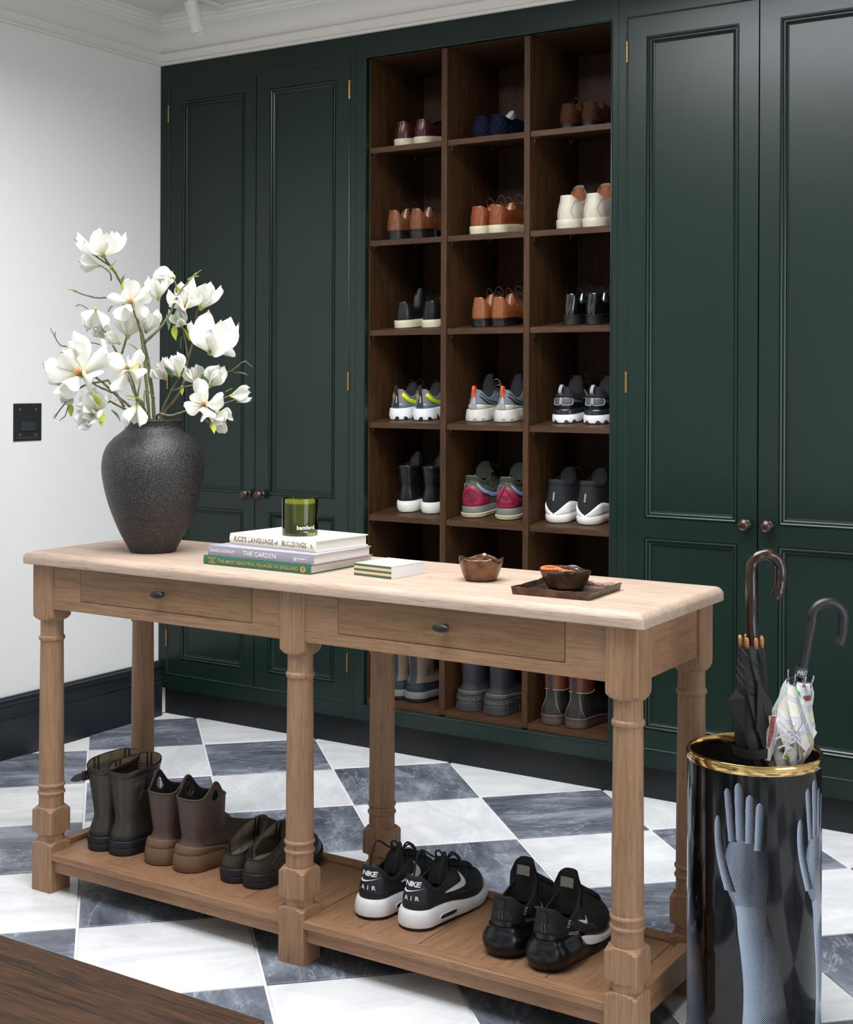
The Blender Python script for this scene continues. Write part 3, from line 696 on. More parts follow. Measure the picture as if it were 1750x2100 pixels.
MB().rings([[(x*q, -.045+yy, z*1.0) for x, z in ((-.016, -.004), (-.011, .012), (.011, .012), (.016, -.004))] for yy, q in ((0, .6), (.004, .95), (.05, 1), (.085, .8), (.09, .5))]).build('body', mat('white_plastic', srgb(208, 212, 216), .4), ins, smooth=True, auto=40, bevel=.002)
M['brown_suede'] = mat('brown_suede', srgb(60, 36, 24), .9, spec=.1, noise=.3, nscale=22, bump=.2, bscale=500)
cub(0, 2, dress('brown_suede', 'tan_lining', lace='lace_brown', loops=True, heelH=.014, hb=.082, hs=.058, hf=.082), 1.69, 1.768, 'dark brown suede lace-up in the top right cubby')
# ---- row 2
M['worn_brown'] = leather('worn_brown_leather', srgb(112, 66, 38), .3, noise=.45)
M['worn_brown2'] = M['worn_brown']
cub(1, 0, dress('worn_brown', 'blk_lining', lace='lace_black', heelH=.026, hb=.102, hs=.070, hf=.10, Hw=.034, Bw=.047), 1.025, 1.118, 'two-tone brown leather brogue with thick black heel in the second row left cubby')
M['cognac'] = leather('cognac_leather', srgb(128, 66, 34), .26)
cub(1, 1, sneaker('cognac', 'tan_lining', lace='lace_brown', hb=.094, hs=.074, hf=.094, tongue=dict(h=.008, loops=True)), 1.361, 1.432, 'cognac leather trainer with cream sole in the second row middle cubby')
M['offwhite'] = leather('off_white_leather', srgb(196, 188, 170), .4, noise=.08)
M['grey_suede'] = mat('grey_suede', srgb(128, 134, 138), .9)
def highcream():
    s = Shoe(th=.030, tf=.022, hb=.108, hs=.086, hf=.108, cw=.034, Hw=.038, Bw=.05, yb=.010); r = thing('shoe', '', 'shoe'); cupsole(s, r, 'offwhite')
    u = s.upper(M['offwhite'], r); s.lining(M['tan_lining'], r)
    s.strip([(-.28, .03), (-.24, .5), (-.25, .97)], .0012, 'seam', M['grey_suede'], u, off=.0002, th=.0006)
    s.strip([(.5, .03), (.35, .35), (.7, .8), (1.1, .97)], .0012, 'seam', M['grey_suede'], u, off=.0002, th=.0006)
    t = s.tongue(M['grey_suede'], r, h=.034, w=.029, lean=-.004, th=.004); t['label'] = 'tall tongue with a tan leather inner face'
    top = s.S(PI, 1); b = MB()
    b.grid(lambda u_, v: (top.x+(u_-.5)*2*.0245*(1-.35*max(0, v-.7)/.3*abs(2*u_-1)), top.y-.0185-(.010)*(1-v)+.010*(1-v)-abs(2*u_-1)**2*.010, top.z-.03+.060*v-.008*abs(2*u_-1)**3*v), 8, 6)
    b.build('tongue_lining', M['tan_lining'], t, smooth=True)
    s.laces(M['lace_brown'], r, loops=False); return r
cub(1, 2, highcream, 1.69, 1.783, 'off-white leather trainer with tan-lined tongue, right cubby of the second row')
# ---- row 3
cub(2, 0, sneaker('blk_leather', 'blk_lining', hb=.092, hs=.068, hf=.1, Hw=.036, tongue=dict(h=.035, lean=.004, mat='blk_leather')), 1.059, 1.175, 'black leather trainer with cream sole in the third row left cubby', rz=(-.12, 0))
M['tan_calf'] = leather('tan_calf_leather', srgb(134, 78, 46), .28)
cub(2, 1, dress('tan_calf', 'tan_lining', heelH=.022, hb=.098, hs=.068, hf=.096, Hw=.033, Bw=.046), 1.368, 1.443, 'tan calf lace-up shoe with dark heel in the third row middle cubby')
M['patent'] = mat('black_patent_leather', srgb(10, 10, 12), .06, spec=.7, coat=.6)
cub(2, 2, dress('patent', 'blk_lining', heel='sole_black', lace='lace_black', heelH=.026, hb=.10, hs=.066, hf=.088, Hw=.029, Bw=.045), 1.706, 1.785, 'black patent dress shoe with loose laces in the third row right cubby')
# ---- row 4 runners
def runner(up, foam, foot_c, lug, band, band_m, tab_m, spoon_m, lace, tall_tongue=0, tick='silver', kind=0):
    def f():
        s = Shoe(th=.040, tf=.028, hb=.106, hs=.076, hf=.106, cw=.031, Hw=.040, Bw=.053, yb=.018, yf=.46, bulge=.001, inset=.010, spring=.016)
        r = thing('shoe', '', 'shoe')
        rs = []
        so = s.sole_part('sole', M[foam], r, [(-.004, 0), (.002, .06), (.004, .3), (.001, .7), (-.001, .96), (-.004, 1), (-.012, 1)])
        s.sole_part('outsole', M['sole_black'] if kind != 1 else M[lug], r, [(-.006, -.03), (-.001, .0), (-.001, .05), (-.006, .05)])
        # rubber lugs climbing the foam
        R = random.Random(5); n = 0
        for ph in (-2.6, -2.1, -1.6, -1.2, -.75, -.35, .1, .5, .9, 1.25, 1.6, 2.0, 2.45):
            x, y = s.foot(ph, .003); x2, y2 = s.foot(ph+.05, .003); tv = Vector((x2-x, y2-y, 0)).normalized(); nn = Vector((tv.y, -tv.x, 0)); h = R.uniform(.008, .020); w_ = R.uniform(.005, .008); lean = R.uniform(-.006, .006)
            m_ = MB(); rr_ = []
            for q, k in ((0, 1.), (.6, .9), (.85, .65), (1, .25)):
                rr_.append([Vector((x, y, .002+h*q))+tv*(w_*k*a+lean*q)+nn*d for a, d in ((-1, -.003), (-1, .0008), (0, .0018), (1, .0008), (1, -.003))])
            m_.rings(rr_); m_.build('rubber_lug', M[lug], so, smooth=True, auto=50)
        # clear foot frame round the heel
        s.patch('heel_frame', M[foot_c], r, -2.2, 2.2, lambda u: .20+.03*cos(PI*(u-.5)), off=.003, nu=40, nv=4)
        u = s.upper(M[up], r, M_=18); s.lining(M['blk_lining'], r)
        s.strip([(0.35, .74), (.62, .66), (.95, .50), (1.3, .33), (1.55, .24)], .0068, 'side_stripe', M[band_m], u, off=.0012)
        s.strip([(-0.35, .74), (-.62, .66), (-.95, .50), (-1.3, .33), (-1.55, .24)], .0068, 'side_stripe', M[band_m], u, off=.0012)
        if kind == 1: s.strip([(0.35, .74), (.62, .66), (.95, .50), (1.3, .33), (1.5, .26)], .0022, 'stripe_inlay', M['lace_grey'], u, off=.003)
        # heel spoon and pull loop
        sp_ = s.strip([(0, .06), (0, .22), (0, .42), (0, .60)], lambda q: lerp(.0135, .006, smooth(.1, 1, q)), 'heel_tab', M[spoon_m], r, off=.003)
        mb = MB(); mp = lambda x, y: s.heel_map(.006+x*.013-.004, .058+y*.024, .0055)
        vs = []
        pts = [((.1, 1), (.3, 1)), ((.12, .6), (.34, .62)), ((.14, .3), (.38, .32)), ((.1, .12), (.42, .2)), ((-.2, .0), (.0, .16))]
        for l, q in pts: vs += [mp(*l), mp(*q)]
        vs += [mp(.42, .2), mp(.9, .3)] if False else []
        mb.add(vs, [(2*i, 2*i+1, 2*i+3, 2*i+2) for i in range(len(pts)-1)]); mb.build('tick_mark', M[tick], sp_, fix=False)
        p = s.on(0, .62, .001); q = s.on(0, .98, .0)
        lm_ = MB(); L_ = spline([p, p+Vector((0, -.004, .016)), q+Vector((0, -.012, .006)), q+Vector((0, -.008, .016)), q+Vector((0, .002, .010)), q+Vector((0, .004, -.006))], 5)
        rs = []
        for i, c in enumerate(L_):
            t_ = (L_[min(i+1, len(L_)-1)]-L_[max(i-1, 0)]).normalized(); nn = t_.cross(Vector((1, 0, 0))).normalized()
            rs.append([c+Vector((-.005, 0, 0))-nn*.0008, c+Vector((.005, 0, 0))-nn*.0008, c+Vector((.005, 0, 0))+nn*.0008, c+Vector((-.005, 0, 0))+nn*.0008])
        lm_.rings(rs); lm_.build('pull_loop', M[tab_m], r, smooth=True, auto=60)
        s.tongue(M['run_tongue'], r, h=.014+tall_tongue, w=.022, lean=.006)
        s.laces(M[lace], r, rows=5, half=.33, r=.0018, loops=True, up=.022, out=.028)
        if kind == 1: s.strip([(1.75, .10), (1.95, .4), (2.15, .7), (2.3, .93)], .006, 'lace_stay', M['run_grey2'], u, off=.0012); s.strip([(1.78, .14), (1.97, .42), (2.16, .70)], .0012, 'orange_line', M['orange'], u, off=.0032)
        return r
    return f
M['run_grey'] = mat('warm_grey_mesh', srgb(118, 110, 108), .8, bump=.2, bscale=600)
M['run_blue'] = mat('blue_grey_ripstop', srgb(104, 112, 122), .7, bump=.3, bscale=400)
M['run_grey2'] = mat('pale_grey_film', srgb(146, 144, 142), .5)
M['run_tongue'] = mat('dark_tongue', srgb(30, 30, 34), .85)
M['neon'] = mat('neon_yellow', srgb(206, 240, 20), .5)
M['orange'] = mat('orange_webbing', srgb(244, 82, 20), .6)
M['teal_clear'] = mat('smoky_teal_plastic', srgb(90, 116, 122), .25)
M['cream_clear'] = mat('cream_plastic', srgb(176, 178, 160), .3)
M['lug_grey'] = mat('sage_rubber', srgb(140, 142, 132), .5)
M['foam_w'] = mat('white_sculpted_foam', srgb(222, 222, 226), .5, bump=.6, bscale=60)
M['foam_dirty'] = mat('off_white_foam', srgb(200, 196, 188), .6, bump=.7, bscale=60, noise=.15, nscale=30)
M['stripe_dark'] = mat('dark_stripe', srgb(36, 38, 42), .5)
cub(3, 0, runner('run_grey', 'foam_w', 'teal_clear', 'sole_black', 0, 'neon', 'sole_black', 'stripe_dark', 'lace_black'), 1.043, 1.141, 'grey running shoe with neon yellow stripe in the fourth row left cubby', yy=.082)
cub(3, 1, runner('run_blue', 'foam_dirty', 'cream_clear', 'lug_grey', 0, 'stripe_dark', 'orange', 'run_grey2', 'lace_grey', tall_tongue=.03, kind=1), 1.353, 1.462, 'blue-grey running shoe with orange pull loop in the fourth row middle cubby', yy=.082)
M['grey_film'] = mat('smoke_grey_film', srgb(88, 86, 86), .35); M['navy_black'] = mat('navy_black_knit', srgb(19, 20, 28), .8, bump=.2, bscale=500)
M['lightgrey_tab'] = mat('light_grey_webbing', srgb(140, 146, 150), .6); M['olive'] = mat('olive_trim', srgb(110, 118, 70), .6)
def techrunner():
    s = Shoe(th=.046, tf=.030, hb=.118, hs=.092, hf=.118, cw=.034, Hw=.041, Bw=.054, yb=.014, yf=.46, inset=.008, spring=.016)
    r = thing('shoe', '', 'shoe')
    so = s.sole_part('sole', M['foam_w'], r, [(-.004, 0), (.003, .08), (.005, .35), (.002, .62), (-.003, .64)])
    s.sole_part('heel_plate', mat('black_gloss_plate', srgb(30, 34, 40), .2, noise=0) if 'gp' not in M else M['gp'], r, [(-.001, .60), (.001, .64), (.0015, .92), (-.001, 1), (-.01, 1)])
    s.sole_part('outsole', M['sole_black'], r, [(-.006, -.03), (-.002, .0), (-.001, .06), (-.006, .06)])
    for ph in (-.6, -.2, .25, .55, 1.0, 1.35, 1.7):
        x, y = s.foot(ph, .002); x2, y2 = s.foot(ph+.05, .002); tv = Vector((x2-x, y2-y, 0)).normalized(); nn = Vector((tv.y, -tv.x, 0))
        m_ = MB(); m_.rings([[Vector((x, y, .001+.012*q))+tv*(.0085*k*a)+nn*d for a, d in ((-1, -.003), (-1, .001), (0, .003), (1, .001), (1, -.003))] for q, k in ((0, 1.), (.5, .95), (.85, .6), (1, .2))]); m_.build('rubber_lug', M['stripe_dark'], so, smooth=True, auto=50)
    def zone(p, t): return 0 if t < .30 else (1 if t < .52 and abs(p) < 1.2 else (2 if t > .66 and abs(p) < 1.9 else 3))
    u = s.upper([M['blk_leather'], M['grey_film'], M['navy_black'], M['navy_black']], r, zone=zone, M_=20); s.lining(M['blk_lining'], r)
    s.patch('heel_counter', M['grey_film'], r, -.62, .62, lambda u_: .50, off=.002, t0=.18)
    for sg in (-1, 1): s.strip([(sg*.05, .17), (sg*.45, .17), (sg*.58, .22), (sg*.62, .36), (sg*.60, .50)], .0014, 'reflective_edge', M['lightgrey_tab'], r, off=.003)
    s.strip([(-1.3, .70), (-.8, .64), (0, .58), (.8, .64), (1.3, .70)], .004, 'collar_pad', M['navy_black'], r, off=.002)
    s.strip([(1.4, .62), (1.7, .66), (2.0, .78), (2.2, .93)], .0016, 'olive_cord', M['olive'], r, off=.003)
    s.strip([(0, .20), (0, .35), (0, .50)], .005, 'heel_ribbon', M['lightgrey_tab'], r, off=.0042)
    p = s.on(0, .60, .002); q = s.on(0, .98, .0); lm_ = MB(); rs = []
    L_ = spline([p, p+Vector((0, -.012, .012)), q+Vector((0, -.012, .004)), q+Vector((0, -.002, .010)), q+Vector((0, .006, -.004))], 5)
    for i, c in enumerate(L_): rs.append([c+Vector((x_, 0, 0))+Vector((0, d, 0)) for x_, d in ((-.0055, -.0008), (.0055, -.0008), (.0055, .0008), (-.0055, .0008))])
    lm_.rings(rs); lm_.build('pull_loop', M['lightgrey_tab'], r, smooth=True, auto=60)
    s.tongue(M['navy_black'], r, h=.026, w=.026, lean=.01); s.laces(M['lace_black'], r, rows=5, up=.028, out=.034)
    return r
cub(3, 2, techrunner, 1.679, 1.79, 'black and white runner with pale grey heel tab in the fourth row right cubby', yy=.085)
# ---- row 5 high tops
M['boost'] = mat('pebbled_white_foam', srgb(224, 222, 216), .7, bump=1., bscale=260)
def hightop():
    s = Shoe(th=.040, tf=.030, hb=.098, hs=.09, hf=.10, cw=.031, Hw=.037, Bw=.05, yb=.008, yf=.44, shaft=(.165, .160, .178, .004, .42, .036))
    r = thing('shoe', '', 'shoe'); s.sole_part('sole', M['boost'], r, [(-.006, 0), (0, .06), (.004, .3), (.004, .8), (.001, 1), (-.01, 1)])
    u = s.upper(M['blk_leather'], r, M_=24); s.lining(M['blk_lining'], r)
    for t in (.60, .66, .72): s.strip([(-1.2, t+.03), (-.6, t), (0, t), (.6, t), (1.2, t+.06)], .0016, 'piping', M['blk_leather'], u, off=.0012)
    s.strip([(-1.4, .95), (0, .94), (1.4, .95)], .003, 'collar_pad', M['blk_leather'], r, off=.001)
    s.tongue(M['blk_leather'], r, h=.02, w=.026, lean=.004); s.laces(M['lace_black'], r, rows=6, t0=.45, t1=.95, half=.3, up=.01, out=.03)
    return r
cub(4, 0, hightop, 1.075, 1.173, 'black leather high-top with pebbled white sole in the fifth row left cubby', yy=.085)
M['camo'] = mat('dark_camo_knit', srgb(28, 30, 28), .75, col2=srgb(100, 106, 86), nscale=70); M['magenta'] = mat('magenta_rubber', srgb(150, 30, 62), .5)
M['magenta_d'] = mat('deep_magenta_rubber', srgb(104, 16, 42), .5); M['olive_knit'] = mat('olive_knit', srgb(46, 49, 42), .85, bump=.2, bscale=600); M['foam_olive'] = mat('olive_foam', srgb(98, 104, 96), .55); M['sole_bone'] = mat('bone_rubber', srgb(176, 168, 136), .6, bump=.5, bscale=150)
M['periwinkle'] = mat('periwinkle_print', srgb(150, 160, 204), .4)
def ballshoe(eye):
    def f():
        s = Shoe(th=.038, tf=.028, hb=.142, hs=.120, hf=.152, cw=.034, Hw=.041, Bw=.053, yb=.016, yf=.46, inset=.006, bulge=.003, spring=.014)
        r = thing('shoe', '', 'shoe')
        s.sole_part('outsole', M['sole_bone'], r, [(-.003, 0), (.003, .08), (.005, .36), (.002, .42), (-.01, .42)])
        s.sole_part('midsole', M['foam_olive'], r, [(-.003, .42), (.001, .43), (.000, .9), (-.003, 1), (-.012, 1)])
        u = s.upper(M['camo'], r, M_=22); s.lining(M['olive_knit'], r)
        s.strip([(-1.6, .93), (-.8, .93), (0, .92), (.8, .93), (1.6, .95)], .007, 'collar', M['olive_knit'], r, off=.001)
        hp = s.patch('heel_cup', M['magenta'], r, -.80, 1.15, lambda q: .10+.56*max(0, 1-abs((q-.44)/.56)**1.6), off=.0035, nu=26, nv=12, t0=.01)
        c = (.008, .075)
        def ringat(rx, rz, w_, a0=0, a1=2*PI, n=24, sq=None):
            pts = []
            for i in range(n+1):
                a = a0+(a1-a0)*i/n
                x, z = (c[0]+rx*cos(a), c[1]+rz*sin(a)) if sq is None else sq(i/n)
                pts.append(s.heel_map(x, z, .0045))
            m_ = MB(); m_.tube(pts, w_*1.35, 5); return m_.build('relief_line', M['magenta_d'], hp, smooth=True)
        if eye:
            def tri(q, k=1.):
                P_ = [(c[0]-.022*k, c[1]-.016*k), (c[0]+.024*k, c[1]-.016*k), (c[0]+.001, c[1]+.030*k), (c[0]-.022*k, c[1]-.016*k)]; a = min(int(q*3), 2); b_ = q*3-a
                return lerp(P_[a][0], P_[a+1][0], b_), lerp(P_[a][1], P_[a+1][1], b_)
            ringat(0, 0, .0011, sq=lambda q: tri(q)); ringat(0, 0, .0009, sq=lambda q: tri(q, 1.3)); ringat(.011, .006, .0010); ringat(.004, .004, .0012)
        else:
            for k in (.0035, .008, .0125, .017, .0215): ringat(k, k, .0010)
        for k in range(4): s.strip([(.55+.1*k, .08), (.75+.12*k, .25), (.72+.1*k, .42)], .0011, 'relief_line', M['magenta_d'], hp, off=.0035)
        s.strip([(.42, .74), (.70, .62), (1.05, .46), (1.35, .34), (1.62, .40), (1.75, .56)], lambda q: .0015+.0055*sin(PI*min(1, q*1.05))**.8, 'tick_mark', M['periwinkle'], r, off=.0016)
        s.strip([(-.42, .74), (-.70, .62), (-1.05, .46), (-1.35, .34), (-1.62, .40), (-1.75, .56)], lambda q: .0015+.0055*sin(PI*min(1, q*1.05))**.8, 'tick_mark', M['periwinkle'], r, off=.0016)
        s.tongue(M['olive_knit'], r, h=.022, w=.030, lean=.004)
        if not eye: s.strip([(PI-.35, .90), (PI-.3, .96)], .004, 'yellow_pull', M['yellow'], r, off=.006)
        s.laces(M['lace_black'], r, rows=5, up=.01, out=.036)
        return r
    return f
M['yellow'] = mat('yellow_webbing', srgb(236, 170, 20), .6)
cxf = lambda a: a-.034*(3.705-a)/2.5+.033
for fn_, xa, lb in ((ballshoe(False), 1.339, 'left camouflage basketball shoe with rings on its magenta heel'), (ballshoe(True), 1.470, 'right camouflage basketball shoe with a triangle eye on its magenta heel')):
    place(fn_(), cxf(xa), .068, SHZ[4]+.0005+.051*TILT, 0, TT, lb)
def blackball():
    s = Shoe(th=.030, tf=.026, hb=.142, hs=.128, hf=.15, cw=.037, Hw=.041, Bw=.053, yb=.010, yf=.46, inset=.001, spring=.012)
    r = thing('shoe', '', 'shoe'); s.sole_part('sole', M['sole_white'], r, [(-.008, 0), (-.001, .08), (.004, .4), (.004, .8), (.002, 1), (-.01, 1)])
    u = s.upper(M['blk_knit'], r, M_=22); s.lining(M['blk_lining'], r)
    w_ = s.patch('foam_wing', M['sole_white'], r, .02, 1.9, lambda q: .03+.30*sin(PI*min(1, q*1.1))**1.4 if q < .91 else .04, off=.004, nu=24, nv=6, t0=-.02)
    w_ = s.patch('foam_wing', M['sole_white'], r, -1.9, -.02, lambda q: .03+.30*sin(PI*min(1, (1-q)*1.1))**1.4 if q > .09 else .04, off=.004, nu=24, nv=6, t0=-.02)
    s.strip([(0, .36), (0, .5), (0, .62)], .0028, 'heel_tab', M['lightgrey_tab'], r, off=.001)
    s.strip([(-1.5, .95), (0, .92), (1.5, .95)], .005, 'collar_pad', M['blk_knit'], r, off=.001)
    s.tongue(M['blk_knit'], r, h=.016, w=.028, lean=.006); s.laces(M['lace_black'], r, rows=6, up=.014, out=.03); return r
cub(4, 2, blackball, 1.663, 1.774, 'black basketball shoe with curved white sole in the fifth row right cubby', yy=.07)
# ---- row 6 right: brown shoes with cream lining
M['chestnut'] = leather('chestnut_leather', srgb(98, 50, 28), .25)
def lined():
    s = Shoe(th=.024, tf=.018, hb=.078, hs=.068, hf=.088, cw=.037, Hw=.036, Bw=.05, yf=.46); r = thing('shoe', '', 'shoe'); cupsole(s, r, 'sole_bone')
    s.upper(M['chestnut'], r); s.lining(M['cream_lining'], r); s.tongue(M['cream_lining'], r, h=.012, w=.028, lean=-.004); s.laces(M['lace_brown'], r, rows=4, loops=True, up=.02, out=.03); return r
cub(5, 2, lined, 1.655, 1.765, 'chestnut leather shoe with cream lining in the sixth row right cubby', yy=.09)
# ---- bottom row boots
M['hike_tan'] = mat('taupe_nubuck', srgb(98, 82, 68), .85, noise=.15, nscale=30); M['hike_blue'] = mat('slate_blue_leather', srgb(28, 35, 44), .6, noise=.2); M['mid_grey'] = mat('grey_midsole', srgb(98, 98, 96), .6)
def hiker():
    s = Shoe(th=.036, tf=.030, hb=.10, hs=.09, hf=.10, cw=.034, Hw=.040, Bw=.053, yb=.010, yf=.46, shaft=(.165, .160, .17, .006, .44, .038), spring=.014)
    r = thing('shoe', '', 'shoe'); s.sole_part('midsole', M['mid_grey'], r, [(-.002, .34), (.003, .38), (.004, .7), (.001, 1), (-.01, 1)]); s.sole_part('outsole', M['sole_black'], r, [(-.002, 0), (.002, .08), (.004, .36), (-.004, .36)])
    def zone(p, t): return 1 if (t < .22+.05*abs(p) or abs(p) < .30) else 0
    u = s.upper([M['hike_tan'], M['hike_blue']], r, M_=26, zone=zone); s.lining(M['blk_lining'], r)
    s.strip([(-1.5, .25), (-.6, .24), (0, .2), (.6, .24), (1.5, .25)], .0015, 'seam', M['hike_blue'], u, off=.0008)
    mb = MB()
    for (a, b_) in ((-.5, .5), (.5, .5), (-.5, -.5), (.5, -.5), (0, 0)):
        cx_, cz_ = .052+.010*a, .112+.013*b_+(.0)
        f_2 = lambda x, y, cx_=cx_, cz_=cz_: s.side_map(cx_+x, cz_+y, 1, .0012)
        mb.add([f_2(-.003, -.0022), f_2(.003, -.0022), f_2(.003, .0022), f_2(-.003, .0022)], [(0, 1, 2, 3)]) if (a, b_) == (0, 0) else mb.add([f_2(-.0018, -.0035), f_2(.0018, -.0035), f_2(.0018, .0035), f_2(-.0018, .0035)], [(0, 1, 2, 3)])
    text_mesh('HAGLÖFS', .0065, lambda x, y: s.side_map(.052+x, .096+y, 1, .0012), mb)
    mb.build('stamped_logo', M['blk_lining'], u, fix=False)
    s.tongue(M['hike_blue'], r, h=.02); s.laces(M['lace_grey'], r, rows=6, t0=.4, t1=.95, half=.3); return r
cub(6, 0, hiker, 1.055, 1.132, 'taupe and slate hiking boot with grey midsole in the bottom left cubby', yy=.05)
M['snow_black'] = mat('black_nubuck', srgb(30, 32, 38), .7, noise=.25, nscale=20); M['dusty_rubber'] = mat('dusty_black_rubber', srgb(50, 50, 50), .7, noise=.3, nscale=30)
def lugboot():
    s = Shoe(th=.052, tf=.042, hb=.10, hs=.095, hf=.105, cw=.034, Hw=.042, Bw=.053, yb=.010, yf=.46, shaft=(.19, .185, .20, .004, .44, .038), spring=.010)
    r = thing('shoe', '', 'shoe'); so = s.sole_part('sole', M['dusty_rubber'], r, [(-.003, .0), (.003, .03), (.004, .55), (.002, .6), (.004, .62), (.004, .98), (.001, 1), (-.01, 1)])
    for i in range(26):
        ph = -2.4+4.8*i/25; x, y = s.foot(ph, .004); x2, y2 = s.foot(ph+.04, .004); tv = Vector((x2-x, y2-y, 0)).normalized(); nn = Vector((tv.y, -tv.x, 0))
        MB().rings([[Vector((x, y, z_))+tv*a+nn*d for a, d in ((-.0022, -.002), (-.0018, .0018), (.0018, .0018), (.0022, -.002))] for z_ in (.002, .025)]).build('lug', M['dusty_rubber'], so)
    s.patch('rand', M['dusty_rubber'], r, -2.6, 2.6, lambda q: .14, off=.003, nu=40, nv=4, t0=-.02)
    u = s.upper(M['snow_black'], r, M_=24); s.lining(M['blk_lining'], r)
    s.strip([(-2.2, .15), (-1, .16), (0, .17), (1, .16), (2.2, .15)], .0016, 'seam', M['mid_grey'], u, off=.001)
    mb = MB(); text_mesh('MONCLER', .0125, lambda x, y: Vector((*s.foot((x+.004)/.040, .0052), .042+y)), mb, spacing=1.15)
    mb.build('raised_lettering', M['mid_grey'], so, fix=False)
    s.tongue(M['snow_black'], r, h=.02); return r
cub(6, 1, lugboot, 1.346, 1.452, 'black nubuck boot with tall ribbed rubber sole in the bottom middle cubby', yy=.045)
M['work_rust'] = leather('rust_leather', srgb(84, 44, 30), .4); M['work_blk'] = leather('oiled_black_leather', srgb(34, 32, 32), .4, noise=.3); M['stack'] = mat('worn_stacked_heel', srgb(62, 48, 42), .6, noise=.35, nscale=60, nstretch=(1, 1, 8))
def workboot():
    s = Shoe(th=.034, tf=.024, hb=.10, hs=.095, hf=.10, cw=.034, Hw=.038, Bw=.051, yb=.008, yf=.44, shaft=(.20, .195, .205, .004, .42, .038), spring=.010)
    r = thing('shoe', '', 'shoe'); s.sole_part('sole', M['stack'], r, [(-.002, 0), (.001, .05), (.003, .4), (.001, .6), (.003, .9), (.001, 1), (-.01, 1)])
    u = s.upper([M['work_blk'], M['work_rust']], r, M_=26, zone=lambda p, t: 0 if t < .62 else 1); s.lining(M['blk_lining'], r)
    s.strip([(0, .6), (0, .8), (0, .98)], .0085, 'heel_stay', M['work_blk'], r, off=.0012)
    s.strip([(-2.0, .63), (-1, .62), (0, .62), (1, .62), (2.0, .63)], .0007, 'seam', M['cream_lining'], u, off=.001, th=.0006)
    for sg in (-1, 1): s.strip([(sg*.55, .03), (sg*.4, .3), (sg*.3, .6)], .0005, 'seam', M['cream_lining'], u, off=.0004, th=.0006)
    s.tongue(M['work_rust'], r, h=.01); s.laces(M['lace_brown'], r, rows=6, t0=.4, t1=.95, half=.3); return r
cub(6, 2, workboot, 1.665, 1.75, 'black work boot with rust leather shaft in the bottom right cubby', yy=.03)
# ---------------------------------------------------------------- footwear on the low shelf of the console table
ZS = .0992
def on_deck(o, x, y, rz, label, group=None):
    return place(o, x, y, ZS, rz, 0, label, group)
M['wellie'] = mat('dark_olive_rubber', srgb(55, 50, 41), .42, bump=.06, bscale=60, noise=.12, nscale=12); M['wellie_sole'] = mat('matt_black_rubber', srgb(20, 21, 26), .6, bump=.2, bscale=100)
M['wellie_band'] = mat('burgundy_band', srgb(46, 28, 32), .4)
def plaid():
    m = bpy.data.materials.new('beige_check_lining'); m.use_nodes = True; nt = m.node_tree; N = nt.nodes; L = nt.links; b = N['Principled BSDF']; b.inputs['Roughness'].default_value = .9
    tc = N.new('ShaderNodeTexCoord'); sx = N.new('ShaderNodeSeparateXYZ'); L.new(tc.outputs['Object'], sx.inputs[0])
    ad = N.new('ShaderNodeMath'); ad.operation = 'ADD'; L.new(sx.outputs[0], ad.inputs[0]); L.new(sx.outputs[1], ad.inputs[1])
    def band(src, per, a0, a1, ph=0.):
        m1 = N.new('ShaderNodeMath'); m1.operation = 'MULTIPLY_ADD'; m1.inputs[1].default_value = 1/per; m1.inputs[2].default_value = ph+10; L.new(src, m1.inputs[0])
        f = N.new('ShaderNodeMath'); f.operation = 'FRACT'; L.new(m1.outputs[0], f.inputs[0])
        g1 = N.new('ShaderNodeMath'); g1.operation = 'GREATER_THAN'; g1.inputs[1].default_value = a0; L.new(f.outputs[0], g1.inputs[0])
        g2 = N.new('ShaderNodeMath'); g2.operation = 'LESS_THAN'; g2.inputs[1].default_value = a1; L.new(f.outputs[0], g2.inputs[0])
        mu = N.new('ShaderNodeMath'); mu.operation = 'MULTIPLY'; L.new(g1.outputs[0], mu.inputs[0]); L.new(g2.outputs[0], mu.inputs[1]); return mu.outputs[0]
    cur = None; base = srgb(128, 114, 88)
    for src, per, a0, a1, ph, col, k in ((sx.outputs[2], .06, .1, .14, 0, (30, 48, 70), .8), (sx.outputs[2], .06, .2, .24, 0, (30, 48, 70), .8), (sx.outputs[2], .06, .3, .34, 0, (30, 48, 70), .8), (ad.outputs[0], .11, .1, .17, .1, (18, 18, 22), .9), (ad.outputs[0], .11, .23, .30, .1, (18, 18, 22), .9), (ad.outputs[0], .11, .62, .65, .1, (40, 92, 78), .8), (ad.outputs[0], .11, .69, .72, .1, (40, 92, 78), .8)):
        mx = N.new('ShaderNodeMix'); mx.data_type = 'RGBA'; mm = N.new('ShaderNodeMath'); mm.operation = 'MULTIPLY'; mm.inputs[1].default_value = k; L.new(band(src, per, a0, a1, ph), mm.inputs[0]); L.new(mm.outputs[0], mx.inputs['Factor'])
        if cur is None: mx.inputs['A'].default_value = base
        else: L.new(cur, mx.inputs['A'])
        mx.inputs['B'].default_value = srgb(*col); cur = mx.outputs['Result']
    L.new(cur, b.inputs['Base Color']); return m
M['plaid'] = plaid()
